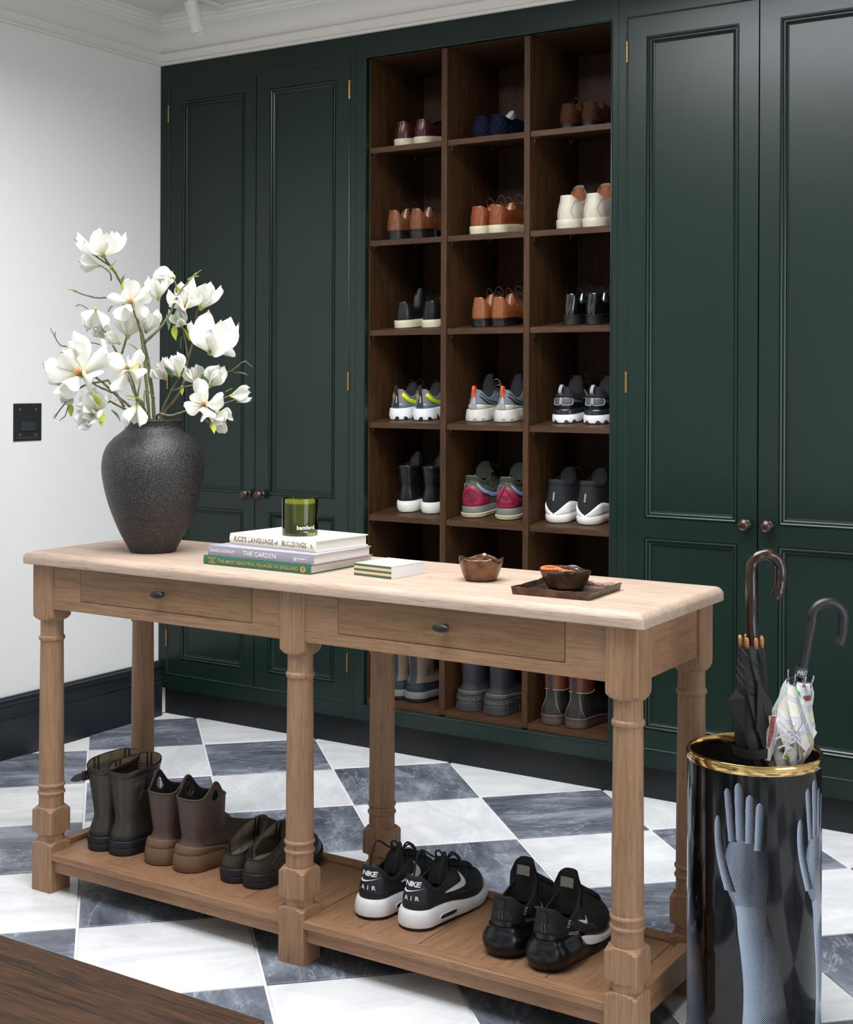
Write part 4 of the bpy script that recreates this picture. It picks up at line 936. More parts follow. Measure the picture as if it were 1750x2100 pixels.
def wellie(strap_out):
    def f():
        s = Shoe(N=64, L=.28, th=.036, tf=.026, hb=.10, hs=.10, hf=.115, cw=.037, Hw=.037, Bw=.049, yb=.012, yf=.47, shaft=(.208, .218, .228, -.002, .50, .055), spring=.012, bulge=.002)
        r = thing('wellington_boot', '', 'boot'); s.sole_part('sole', M['wellie_sole'], r, [(-.002, 0), (.001, .04), (.003, .5), (.002, .55), (.0035, .6), (.003, .95), (.001, 1), (-.01, 1)])
        s.patch('foxing', M['wellie_sole'], r, -PI, PI, lambda q: .085, off=.0015, nu=60, nv=3, t0=-.02)
        s.upper(M['wellie'], r, M_=32, edge=.003); s.lining(M['plaid'], r, edge=.003)
        s.strip([(-PI+.0, .975), (-2, .975), (-1, .975), (0, .975), (1, .975), (2, .975), (PI, .975)], .008, 'top_band', M['wellie_band'], r, off=.0006, n=10)
        if strap_out:
            c = s.on(-.6, .90, .002); m_ = MB()
            d = Vector((-.9, -.35, -.35)).normalized(); w_ = Vector((-.3, .1, .95)).normalized(); nn = d.cross(w_).normalized()
            m_.rings([[c+d*l-w_*a-nn*.001, c+d*l+w_*a-nn*.001, c+d*l+w_*a+nn*.001, c+d*l-w_*a+nn*.001] for l, a in ((0, .009), (.03, .009), (.042, .006), (.05, .001))]); st = m_.build('strap', M['wellie'], r, bevel=.0005)
            k = MB(); k.box(-.0035, .0035, -.010, .010, -.012, .012); o = k.build('buckle', M['wellie_band'], st, bevel=.001); o.location = c+d*.006
        else:
            s.patch('strap', M['wellie'], r, .9, 1.75, lambda q: .88, off=.0022, nu=12, nv=4, t0=.80)
            s.patch('buckle', M['wellie_sole'], r, 1.22, 1.52, lambda q: .90, off=.004, nu=6, nv=4, t0=.775)
            s.strip([(1.34, .79), (1.26, .73), (1.16, .69)], .007, 'strap_end', M['wellie'], r, off=.003)
        s.strip([(0, .06), (0, .4), (0, .95)], .0015, 'back_seam', M['wellie'], r, off=.0003)
        return r
    return f
on_deck(wellie(True)(), 1.141, -1.465, .0, 'left dark olive wellington boot with a check lining and loose buckled strap', 'olive wellington boots')
on_deck(wellie(False)(), 1.209, -1.461, -.05, 'right dark olive wellington boot with a check lining, its strap lying flat', 'olive wellington boots')
# brown rubber boots with handles
M['choc'] = mat('chocolate_rubber', srgb(74, 57, 49), .55, bump=.05, bscale=80, noise=.08, nscale=10); M['choc_sole'] = mat('tan_brown_rubber', srgb(108, 80, 58), .6, noise=.12, nscale=25)
def rubber_boot():
    s = Shoe(N=72, L=.285, th=.042, tf=.032, hb=.085, hs=.085, hf=.105, cw=.037, Hw=.041, Bw=.053, yb=.014, yf=.48, spring=.016, bulge=.003)
    def hz2(ph):  # scalloped top: two raised side lobes that carry the handle holes
        a = abs(ph); return .172+.040*math.exp(-((a-1.55)/.38)**2)+.004*cos(ph)
    s.shaft = (.172, .172, .18, .004, .47, .049)
    oldS = s.S
    def S2(phi, t):
        p = oldS(phi, t)
        if t > .55: q = (t-.55)/.45; p.z += (hz2(phi)-s.hz(phi, .172, .172, .18))*q*q
        return p
    s.S = S2
    r = thing('rubber_boot', '', 'boot')
    so = s.sole_part('sole', M['choc_sole'], r, [(-.003, 0), (.002, .03), (.006, .3), (.004, .6), (.002, .92), (0, 1), (-.01, 1)])
    s.patch('heel_guard', M['choc_sole'], r, -1.5, 1.5, lambda q: .10+.20*cos(PI*(q-.5))**1.5 if 0 < q < 1 else .10, off=.003, nu=40, nv=8, t0=-.03)
    s.patch('toe_guard', M['choc_sole'], r, PI-1.2, PI+1.2, lambda q: .12+.10*cos(PI*(q-.5)), off=.003, nu=30, nv=5, t0=-.03)
    # upper with the two handle holes cut out
    ph = s.phis(); n = s.N; M_ = 40
    def hole(p, t): a = abs(abs(p)-1.55); d = math.hypot(a/.20, (t-.905)/.050); return d < 1
    rs = [[s.S(p, j/M_) for p in ph] for j in range(M_+1)]
    mb = MB(); vs = [v for r_ in rs for v in r_]; fs = []
    for j in range(M_):
        for i in range(n):
            if not hole(-PI+2*PI*(i+.5)/n, (j+.5)/M_): k = (i+1) % n; fs.append((j*n+i, j*n+k, (j+1)*n+k, (j+1)*n+i))
    mb.add(vs, fs); up = mb.build('upper', M['choc'], r, smooth=True, fix=False)
    so2 = up.modifiers.new('thick', 'SOLIDIFY'); so2.thickness = .0032; so2.offset = -1; so2.material_offset = 1; so2.material_offset_rim = 0; up.data.materials.append(M['blk_lining'])
    for sg in (-1, 1):
        pts = [s.on(sg*(1.55+.21*cos(a)), .905+.052*sin(a), -.0012) for a in [2*PI*k/24 for k in range(25)]]
        m_ = MB(); m_.tube(pts, .0024, 6); m_.build('handle_rim', M['choc'], r, smooth=True)
    m_ = MB(); m_.tube([s.on(p, 1, -.001) for p in ph]+[s.on(ph[0], 1, -.001)], .0024, 6); m_.build('top_rim', M['choc'], r, smooth=True)
    m_ = MB(); m_.rings([[Vector((x*.8+s.bend*.2, y*.5+.01, .05)) for x, y in [s.foot(p) for p in ph]]], cap1=False); m_.build('insole', M['blk_lining'], r)
    mb = MB(); text_mesh('MONCLER', .017, lambda x, y: s.on(.42+y/.040, .665-x*1.75*.0+(-x)*3.1+.0, .0006), mb, spacing=1.1); mb.build('embossed_lettering', mat('chocolate_emboss', srgb(92, 72, 62), .5) if 'emb' not in M else M['emb'], up, fix=False)
    s.strip([(.95, .80), (.85, .5), (.95, .28), (1.5, .22), (2.1, .40), (2.35, .5)], .0014, 'moulded_line', M['choc'], up, off=.0006)
    return r
on_deck(rubber_boot(), 1.335, -1.457, .0, 'left chocolate brown rubber ankle boot with pull handle holes', 'chocolate rubber boots')
on_deck(rubber_boot(), 1.426, -1.457, -.08, 'right chocolate brown rubber ankle boot with pull handle holes, nearer the clogs', 'chocolate rubber boots')
def clog():
    s = Shoe(N=64, L=.275, th=.034, tf=.026, hb=.068, hs=.080, hf=.125, cw=.034, Hw=.036, Bw=.049, yb=.004, yf=.50, spring=.012, toe=.058, bulge=.003)
    s.hz = lambda phi, hb, hs, hf: lerp(hb, hf, ((1-cos(phi))/2)**1.25)
    r = thing('garden_clog', '', 'clog'); s.sole_part('sole', M['wellie_sole'], r, [(-.002, 0), (.001, .04), (.003, .45), (.002, .5), (.0035, .55), (.003, .95), (.001, 1), (-.01, 1)])
    s.upper(M['wellie'], r, M_=22, edge=.003); s.lining(M['plaid'], r, edge=.003)
    m_ = MB(); m_.tube([s.on(p, 1, .0) for p in s.phis()]+[s.on(-PI, 1, 0)], .0022, 6); m_.build('rim', M['wellie_sole'], r, smooth=True)
    s.strip([(.9, .02), (.8, .35), (1.2, .7), (1.6, .85)], .0014, 'moulded_line', M['wellie'], r, off=.0004); return r
a = clog(); b = copy_tree(a)
on_deck(a, 1.569, -1.451, .02, 'left olive rubber clog with a check lining, behind the middle front leg', 'olive garden clogs'); on_deck(b, 1.637, -1.451, .03, 'right olive rubber clog with a check lining, touching the middle front leg', 'olive garden clogs')

# black and white running shoes
M['scuffed_white'] = mat('scuffed_white_foam', srgb(216, 214, 216), .5, col2=srgb(232, 230, 232), nscale=8); M['air_dark'] = mat('air_window', srgb(32, 34, 36), .12)
M['nubuck_blk'] = mat('black_nubuck_overlay', srgb(18, 18, 20), .7, bump=.1, bscale=400); M['white_print'] = mat('white_print', srgb(222, 222, 224), .5); M['laceflat'] = mat('black_flat_lace', srgb(20, 20, 23), .8)
def ripstop():
    m = mat('black_scaled_mesh', srgb(28, 32, 42), .5); nt = m.node_tree; N = nt.nodes; L = nt.links
    tc = N.new('ShaderNodeTexCoord'); v = N.new('ShaderNodeTexVoronoi'); v.inputs['Scale'].default_value = 330; v.inputs['Randomness'].default_value = .15; mp = N.new('ShaderNodeMapping'); mp.inputs['Scale'].default_value = (1, 1, 1.8); mp.inputs['Rotation'].default_value = (.5, 0, 0)
    L.new(tc.outputs['Object'], mp.inputs[0]); L.new(mp.outputs[0], v.inputs[0]); cr = N.new('ShaderNodeValToRGB'); cr.color_ramp.elements[0].position = .35; cr.color_ramp.elements[1].position = .6
    cr.color_ramp.elements[0].color = srgb(34, 39, 50); cr.color_ramp.elements[1].color = srgb(12, 13, 16); L.new(v.outputs['Distance'], cr.inputs[0]); L.new(cr.outputs[0], N['Principled BSDF'].inputs['Base Color'])
    bp = N.new('ShaderNodeBump'); bp.inputs['Strength'].default_value = .5; bp.inputs['Distance'].default_value = .001; bp.invert = True; L.new(v.outputs['Distance'], bp.inputs['Height']); L.new(bp.outputs[0], N['Principled BSDF'].inputs['Normal']); return m
M['scale_mesh'] = ripstop()
def nike():
    s = Shoe(N=96, L=.290, th=.043, tf=.026, hb=.114, hs=.080, hf=.112, cw=.033, Hw=.040, Bw=.050, yb=.014, yf=.47, spring=.014, toe=.060, inset=.006, bulge=.004)
    r = thing('running_shoe', '', 'shoe')
    so = s.sole_part('midsole', M['scuffed_white'], r, [(-.002, .14), (.003, .17), (.0045, .4), (.0025, .75), (-.001, .97), (-.003, 1), (-.012, 1)])
    s.sole_part('outsole', M['sole_black'], r, [(-.006, 0), (.0005, .03), (.001, .14), (-.004, .15)])
    for ph0 in [x*.16 for x in range(-18, 19)]:
        x, y = s.foot(ph0, -.0018); MB().box(x-.003, x+.003, y-.003, y+.003, s.spr(y)+.0004, s.spr(y)+.006).build('lug', M['sole_black'], so) if abs(ph0) < 2.6 else None
    def zone(p, t):
        a = abs(p)
        if t < .20+.10*smooth(.4, 1.6, a)-.05*smooth(0, .5, a): return 1
        if a > 2.25 and t < .55: return 2
        if a > 1.85 and .3 < t < .55 and a < 2.25: return 1
        return 0
    u = s.upper([M['scale_mesh'], M['nubuck_blk'], M['blk_knit']], r, M_=34, zone=zone); s.lining(M['blk_lining'], r)
    s.strip([(-1.9, .96), (-1.2, .965), (-.6, .95), (0, .94), (.6, .95), (1.2, .965), (1.9, .96)], .005, 'collar_pad', M['blk_knit'], r, off=.0015)
    # air unit window on each side
    for sg in (1, -1):
        pts = [(q*.052-.026, 0) for q in [k/10 for k in range(11)]]; m_ = MB(); vs = []
        for q in [k/14 for k in range(15)]:
            hh = .0058*math.sqrt(max(0, 1-abs(2*q-1)**5)); yy = .055+.062*q
            ph = math.acos(1-2*yy/s.L)*sg; x, y = s.foot(ph, .0052); vs += [(x, y, .020-hh), (x, y, .020+hh)]
        m_.add(vs, [(2*i, 2*i+1, 2*i+3, 2*i+2) for i in range(14)]); m_.build('air_window', M['air_dark'], so, fix=False)
        m2 = MB(); ring = [(Vector(vs[2*i])) for i in range(15)]+[Vector(vs[2*i+1]) for i in range(14, -1, -1)]+[Vector(vs[0])]
        m2.tube(ring, .0013, 5); m2.build('window_rim', M['scuffed_white'], so, smooth=True)
    # tick on the outer sides
    for sg in (1, -1): s.decal('tick_mark', M['white_print'], u, tick_side(), lambda x, y: s.side_map(.082+x*.084, .062+y*.030-.002*x, sg, .0020))
    mb = MB(); text_mesh('NIKE', .017, lambda x, y: s.heel_map(x*1.0+y*.18+.006, .098+y*.9, .0028), mb, bold=.0006, spacing=.9); text_mesh('A I R', .0125, lambda x, y: s.heel_map(x+.006, .069+y, .0028), mb, bold=.0003, spacing=1.25); mb.build('lettering', M['white_print'], u, fix=False)
    s.decal('tick_mark', M['white_print'], u, tick_heel(), lambda x, y: s.heel_map(-.014+x*.044, .080+y*.011, .0028))
    s.tongue(M['blk_knit'], r, h=.010, w=.026, lean=.008, drop=.045, th=.006)
    s.laces(M['laceflat'], r, rows=6, t0=.52, t1=.96, half=.40, r=.0024, up=.020, out=.030)
    c = s.on(PI, .97, .0); m_ = MB()
    for x_, y_, z_ in ((-.030, -.085, .034), (.012, -.05, .004)): m_.tube(spline([c, c+Vector((x_*.6, y_*.3, .016)), c+Vector((x_, y_*.75, z_)), c+Vector((x_*1.1, y_, -.04))], 6), .0023, 6)
    m_.build('lace_end', M['laceflat'], r, smooth=True)
    return r
a = nike(); b = copy_tree(a)
on_deck(a, 1.967, -1.453, .0, 'left black running shoe with white midsole, beside the middle front leg', 'black and white running shoes'); on_deck(b, 2.081, -1.453, -.04, 'right black running shoe with white midsole and silver tick on its side', 'black and white running shoes')
M['glossblk'] = mat('glossy_black_air_unit', srgb(15, 16, 19), .24, spec=.4); M['tagm'] = mat('grey_size_label', srgb(110, 104, 98), .7); M['knit2'] = mat('dense_black_knit', srgb(15, 15, 18), .85, bump=.3, bscale=800)
def airball():
    s = Shoe(N=96, L=.295, th=.052, tf=.026, hb=.125, hs=.098, hf=.140, cw=.035, Hw=.040, Bw=.051, yb=.010, yf=.46, spring=.014, toe=.058, inset=.008, bulge=.003)
    r = thing('running_shoe', '', 'shoe')
    # big heel air unit: bulging gloss ring behind, thin white foam in front
    ph = s.phis(); rs = []
    for off, k in ((-.006, 0), (.000, .05), (.007, .25), (.010, .45), (.008, .65), (.000, .85), (-.004, .92), (-.004, 1.0)):
        rr_ = []
        for p in ph:
            x, y = s.foot(p, off*(1-smooth(.25, .45, s.foot(p)[1]/s.L))); f_ = smooth(.28, .46, y/s.L); z0 = s.spr(y); z1 = lerp(.062, .016, f_)+s.spr(y)
            rr_.append((x, y, lerp(z0, z1, k)))
        rs.append(rr_)
    MB().rings(rs).build('air_unit', M['glossblk'], r, smooth=True, auto=60)
    s.sole_part('midsole', M['scuffed_white'], r, [(-.012, .5), (-.001, .55), (.000, .9), (-.002, 1), (-.012, 1)])
    u = s.upper([M['knit2'], M['glossblk']], r, M_=30, edge=.005, zone=lambda p, t: 1 if t < .10+.13*(max(0, cos(p*.9)) if abs(p) < 1.7 else 0)+.04*cos(p*3) else 0); s.lining(M['blk_lining'], r, edge=.005)
    s.patch('side_panel', M['scale_mesh'], r, 1.15, 1.75, lambda q: .80+.1*q, off=.0012, nu=12, nv=8, t0=.18)
    s.patch('heel_pod', M['nubuck_blk'], r, -.30, .50, lambda q: .40+.2*sin(PI*q), off=.0014, nu=12, nv=10, t0=.30)
    s.decal('tick_mark', M['white_print'], u, tick_side(), lambda x, y: s.side_map(.080+x*.036, .070+y*.017+(1-x)*.016, 1, .004))
    mb = MB(); text_mesh('II', .026, lambda x, y: s.heel_map(x+.006, .088+y, .0045), mb); mb.build('heel_emblem', mat('dull_bronze_print', srgb(74, 56, 44), .5) if 'x' not in M else 0, u, fix=False)
    mb = MB(); text_mesh('270G', .0125, lambda x, y: s.side_map(.050-y*.9+x*.35, .094+x*.8+.3*y, 1, .003), mb); text_mesh('GOLF270', .010, lambda x, y: s.side_map(.068+x, .066+y-.25*x, 1, .0035), mb, spacing=.9); mb.build('lettering', M['white_print'], u, fix=False)
    t = s.tongue(M['knit2'], r, h=.034, w=.033, lean=-.004, drop=.06, th=.005); top = s.S(PI, 1)
    MB().grid(lambda a_, b_: (top.x+(a_-.5)*.030, top.y-.0215-.0025+.004*0-.010*(1-(b_*.3+.62))**1-((a_-.5)*.9)**2*.012, top.z+.000+.020*b_), 6, 4).build('size_label', M['tagm'], t, fix=False)
    s.laces(M['laceflat'], r, rows=6, t0=.5, t1=.95, half=.42, r=.0022, loops=False)
    m_ = MB(); p = s.on(0, .93, .001); m_.rings([[p+Vector((x_, -.001+y_, z_)) for x_, y_ in ((-.007, 0), (.007, 0), (.007, -.002), (-.007, -.002))] for z_ in (-.03, -.002)]); m_.build('heel_pull', M['nubuck_blk'], r, bevel=.0008)
    return r
a = airball(); b = copy_tree(a)
on_deck(a, 2.314, -1.473, .02, 'left all-black trainer with bulging glossy heel, beside the white-soled pair', 'black bubble heel trainers'); on_deck(b, 2.419, -1.485, -.02, 'right all-black trainer with bulging glossy heel, nearest the right front leg', 'black bubble heel trainers')
# ---------------------------------------------------------------- things on the console table
zt = ZTOP+.0002
VX, VY = 1.2565, -1.374
vs = thing('vase', 'large matt black speckled vase at the left end of the console table', 'vase', (VX, VY, zt))
def vase_mat():
    m = mat('speckled_black_ceramic', srgb(30, 30, 32), .44, spec=.5, bump=1., bscale=330); nt = m.node_tree; N = nt.nodes; L = nt.links; b = N['Principled BSDF']
    tc = N.new('ShaderNodeTexCoord'); n = N.new('ShaderNodeTexNoise'); n.inputs['Scale'].default_value = 380; n.inputs['Detail'].default_value = 2; L.new(tc.outputs['Object'], n.inputs[0])
    cr = N.new('ShaderNodeValToRGB'); cr.color_ramp.elements[0].position = .45; cr.color_ramp.elements[1].position = .72; cr.color_ramp.elements[0].color = srgb(18, 18, 20); cr.color_ramp.elements[1].color = srgb(84, 82, 82); L.new(n.outputs[0], cr.inputs[0])
    sx = N.new('ShaderNodeSeparateXYZ'); L.new(tc.outputs['Object'], sx.inputs[0]); n2 = N.new('ShaderNodeTexNoise'); n2.inputs['Scale'].default_value = 9; L.new(tc.outputs['Object'], n2.inputs[0])
    ad = N.new('ShaderNodeMath'); ad.operation = 'MULTIPLY_ADD'; ad.inputs[1].default_value = .14; L.new(n2.outputs[0], ad.inputs[0]); L.new(sx.outputs[2], ad.inputs[2])
    mr = N.new('ShaderNodeMapRange'); mr.inputs[1].default_value = .12; mr.inputs[2].default_value = .22; mr.inputs[3].default_value = .75; mr.inputs[4].default_value = 0; L.new(ad.outputs[0], mr.inputs[0])
    mx = N.new('ShaderNodeMix'); mx.data_type = 'RGBA'; mx.blend_type = 'MULTIPLY'; L.new(mr.outputs[0], mx.inputs['Factor']); L.new(cr.outputs[0], mx.inputs['A']); mx.inputs['B'].default_value = (1.0, .78, .60, 1); L.new(mx.outputs['Result'], b.inputs['Base Color'])
    return m
vp = spline([(.056, 0, 0), (.0625, 0, .012), (.083, 0, .05), (.104, 0, .10), (.1195, 0, .15), (.1285, 0, .20), (.1275, 0, .235), (.118, 0, .265), (.100, 0, .288), (.082, 0, .302), (.0725, 0, .311), (.0695, 0, .320), (.0715, 0, .329), (.0735, 0, .333)], 4)
prof = [(0, 0), (.052, 0)]+[(p.x, p.z) for p in vp]+[(.0725, .3345), (.069, .334), (.066, .325), (.066, .31), (.08, .29), (.11, .25), (.10, .15), (0, .12)]
MB().lathe(prof, 72, cap0=False, cap1=False).build('vase_body', vase_mat(), vs, smooth=True, auto=60)

# books
def book(loc, rz, w_, d, h, cover, label, cov_mat, texts, page_col=(226, 220, 210), rounded=False):
    """spine faces the camera side (-y), w along x; origin at the front left bottom corner"""
    b = thing('book', label, 'book', loc, rz, 'hardback books stacked on the console table')
    t = .0022
    MB().box(0, w_, 0, d, 0, t).build('back_cover', cov_mat, b, bevel=.0006)
    MB().box(0, w_, 0, d, h-t, h).build('front_cover', cov_mat, b, bevel=.0006)
    n = 8; r_ = .0035 if rounded else .0008
    sp_ = MB().rings([[(x, .0035, 0), (x, 0, 0)]+[(x, -r_*sin(PI*k/n), h*k/n) for k in range(1, n)]+[(x, 0, h), (x, .0035, h)] for x in (0, w_)]).build('spine', cov_mat, b, smooth=True, auto=40)
    MB().box(.0035, w_-.0035, .0036, d-.004, t+.0001, h-t-.0001).build('page_block', M['pages'], b)
    for txt, size, x, z, m_, sx_ in texts:
        mb = MB(); text_mesh(txt, size, lambda u, v: (x+u*sx_, -r_*sin(PI*min(1, max(0, (z+v)/h)))-.0007, z+v), mb, bold=.00015)
        mb.build('lettering', m_, sp_, fix=False)
    return b, sp_
def page_mat():
    m = mat('book_pages', srgb(222, 214, 204), .9); nt = m.node_tree; N = nt.nodes; L = nt.links; tc = N.new('ShaderNodeTexCoord'); mp = N.new('ShaderNodeMapping'); mp.inputs['Scale'].default_value = (8, 8, 2200); n = N.new('ShaderNodeTexNoise'); n.inputs['Scale'].default_value = 1
    L.new(tc.outputs['Object'], mp.inputs[0]); L.new(mp.outputs[0], n.inputs[0]); cr = N.new('ShaderNodeValToRGB'); cr.color_ramp.elements[0].position = .35; cr.color_ramp.elements[1].position = .65; cr.color_ramp.elements[0].color = srgb(196, 186, 176); cr.color_ramp.elements[1].color = srgb(232, 226, 218); L.new(n.outputs[0], cr.inputs[0]); L.new(cr.outputs[0], N['Principled BSDF'].inputs['Base Color']); return m
M['pages'] = page_mat()
M['cloth_green'] = mat('green_book_cloth', srgb(44, 104, 76), .6, bump=.3, bscale=900); M['cloth_lilac'] = mat('lilac_grey_cover', srgb(150, 148, 162), .45); M['cream_cover'] = mat('cream_cover', srgb(226, 220, 200), .45)
M['gold'] = mat('gold_foil', srgb(206, 172, 104), .35, .8); M['white_ink'] = mat('white_ink', srgb(232, 230, 232), .5); M['brown_ink'] = mat('brown_ink', srgb(110, 82, 66), .6)
gb, gs = book((1.5195, -1.4805, zt), -.020, .320, .245, .0205, 0, 'dark green hardback with gold lettering, bottom of the stack', M['cloth_green'],
    [('THE MOST BEAUTIFUL VILLAGES OF ENGLAND', .0108, .166, .0100, M['gold'], 1.06), ('BENTLEY', .0062, .027, .0155, M['gold'], 1), ('AND', .0055, .027, .0103, M['gold'], 1), ('PALMER', .0062, .027, .0050, M['gold'], 1)])
mb = MB(); mb.rings([[(.300+.0078*cos(2*PI*k/24)*q, -.0012-.0002*(1-q), .0102+.0078*sin(2*PI*k/24)*q) for k in range(24)] for q in (1, 0.001)], cap0=False, cap1=False); mb.build('gold_emblem', M['gold'], gs, fix=False)
mb = MB(); mb.tube(spline([(.303, -.0016, .0155), (.2985, -.0016, .0125), (.302, -.0016, .0095), (.2985, -.0016, .006)], 5), .0009, 6); mb.build('emblem_mark', M['cloth_green'], gs)
lb, ls = book((1.526, -1.4725, zt+.0207), -.030, .318, .222, .0225, 0, 'lilac-grey hardback titled THE GARDEN, middle of the stack', M['cloth_lilac'],
    [('RANDLE SIDDELEY', .0092, .047, .0118, M['white_ink'], 1), ('THE GARDEN', .0162, .161, .0112, M['white_ink'], 1.0), ('GUARDSMAN', .0058, .282, .0112, M['white_ink'], 1)])
mb = MB()
for x0_, x1_, z0_, z1_ in ((.262, .304, .0158, .0164), (.262, .304, .0062, .0068), (.262, .2626, .0062, .0164), (.3034, .304, .0062, .0164)): mb.add([(x0_, -.0012, z0_), (x1_, -.0012, z0_), (x1_, -.0012, z1_), (x0_, -.0012, z1_)], [(0, 1, 2, 3)])
mb.add([(.2635, -.0012, .0072), (.2695, -.0012, .0072), (.2665, -.0012, .0152)], [(0, 1, 2)]); mb.build('publisher_box', M['white_ink'], ls, fix=False)
wb, ws = book((1.551, -1.4200, zt+.0434), -.085, .272, .188, .0262, 0, 'cream hardback on buildings, top of the stack under the green candle', M['cream_cover'],
    [("RICE'S LANGUAGE", .0168, .079, .0140, M['brown_ink'], .93), ('of', .0125, .1520, .0135, M['brown_ink'], 1), ('BUILDINGS', .0168, .2080, .0140, M['brown_ink'], .93), ('R', .014, .262, .013, mat('grey_ink', srgb(150, 146, 138), .6), 1)], rounded=True)
mc = mat('map_print', srgb(224, 220, 204), .5, nscale=38, col2=srgb(226, 222, 208)); nt = mc.node_tree; cr = [n for n in nt.nodes if n.type == 'VALTORGB'][0].color_ramp
cr.elements[0].color = srgb(152, 178, 192); cr.elements[0].position = .30; cr.elements[1].position = .42; e = cr.elements.new(.60); e.color = srgb(226, 220, 196); e = cr.elements.new(.66); e.color = srgb(186, 170, 120)
MB().box(.07, .262, .03, .180, .0262, .0265).build('cover_picture', mc, wb)

# candle in green glass
cz = zt+.0434+.0262+.0005
cn = thing('candle', 'green glass candle standing on the top cream book', 'candle', (1.7135, -1.360, cz))
gl = mat('green_glass', (.30, .42, .06, 1), .02, trans=1., ior=1.45); gl.node_tree.nodes['Principled BSDF'].inputs['Base Color'].default_value = (.50, .56, .14, 1)
MB().lathe([(0, 0), (.040, 0), (.0422, .002), (.0427, .006), (.0427, .086), (.0422, .0878), (.0412, .0878), (.0404, .086), (.0404, .010), (.038, .0075), (0, .007)], 64, cap0=False, cap1=False).build('glass', gl, cn, smooth=True, auto=50)
wx = mat('olive_wax', srgb(112, 112, 24), .45, sss=.2); MB().lathe([(0, .0085), (.0375, .0085), (.0400, .011), (.0400, .074), (.039, .0755), (.030, .0748), (0, .0745)], 56, cap0=False, cap1=False).build('wax', wx, cn, smooth=True, auto=50)
mb = MB(); mb.tube([(.002, 0, .074), (.002, 0, .081), (.003, .001, .084)], .0008, 6); mb.build('wick', M['black'], cn)
fa = math.radians(-52)   # lettering faces the camera, a little to the right
mb = MB(); text_mesh('bamford', .0135, lambda x, y: (.0430*cos(fa+x/.0430+.34), .0430*sin(fa+x/.0430+.34), .0205+y), mb, bold=.0002); text_mesh('candle', .0045, lambda x, y: (.0430*cos(fa+x/.0430+.34), .0430*sin(fa+x/.0430+.34), .0105+y), mb)
mb.build('lettering', M['white_ink'], cn, fix=False)

# striped box
bx = thing('matchbox', 'white box with green and cream striped end, right of the book stack', 'box', (1.922, -1.4335, zt), -.10)
st = bpy.data.materials.new('striped_card'); st.use_nodes = True; N = st.node_tree.nodes; L = st.node_tree.links
tc = N.new('ShaderNodeTexCoord'); sx = N.new('ShaderNodeSeparateXYZ'); L.new(tc.outputs['Object'], sx.inputs[0]); m1 = N.new('ShaderNodeMath'); m1.operation = 'MULTIPLY'; m1.inputs[1].default_value = 1/.0108; L.new(sx.outputs[2], m1.inputs[0]); m2 = N.new('ShaderNodeMath'); m2.operation = 'FRACT'; L.new(m1.outputs[0], m2.inputs[0])
m3 = N.new('ShaderNodeMath'); m3.operation = 'GREATER_THAN'; m3.inputs[1].default_value = .5; L.new(m2.outputs[0], m3.inputs[0]); mx = N.new('ShaderNodeMix'); mx.data_type = 'RGBA'; L.new(m3.outputs[0], mx.inputs['Factor']); mx.inputs['A'].default_value = srgb(72, 92, 78); mx.inputs['B'].default_value = srgb(206, 190, 148); L.new(mx.outputs['Result'], N['Principled BSDF'].inputs['Base Color'])
MB().box(.0006, .107, .0008, .1192, .0006, .0264).build('tray', mat('white_card', srgb(222, 220, 222), .6), bx)
MB().box(0, .1075, 0, .0008, 0, .027).build('striped_end', st, bx)
tp = mat('sage_lined_card', srgb(196, 206, 192), .6); nt = tp.node_tree; N = nt.nodes; L = nt.links; tc = N.new('ShaderNodeTexCoord'); wv = N.new('ShaderNodeTexWave'); wv.inputs['Scale'].default_value = 28; wv.bands_direction = 'Y'; L.new(tc.outputs['Object'], wv.inputs[0]); cr = N.new('ShaderNodeValToRGB'); cr.color_ramp.elements[0].color = srgb(150, 168, 150); cr.color_ramp.elements[1].color = srgb(224, 222, 206); cr.color_ramp.elements[0].position = .4; cr.color_ramp.elements[1].position = .5; L.new(wv.outputs[0], cr.inputs[0]); L.new(cr.outputs[0], N['Principled BSDF'].inputs['Base Color'])
MB().box(0, .1075, 0, .120, .0264, .0272).build('sleeve_top', tp, bx); MB().box(0, .1075, 0, .120, 0, .0006).build('sleeve_base', tp, bx)
mb = MB(); mb.rings([[(.058+.022*q*cos(2*PI*k/24), .062+.028*q*sin(2*PI*k/24), .0274) for k in range(24)] for q in (1, .001)], cap0=False, cap1=False); mb.build('oval_label', mat('label_paper', srgb(214, 214, 216), .6), bx, fix=False)

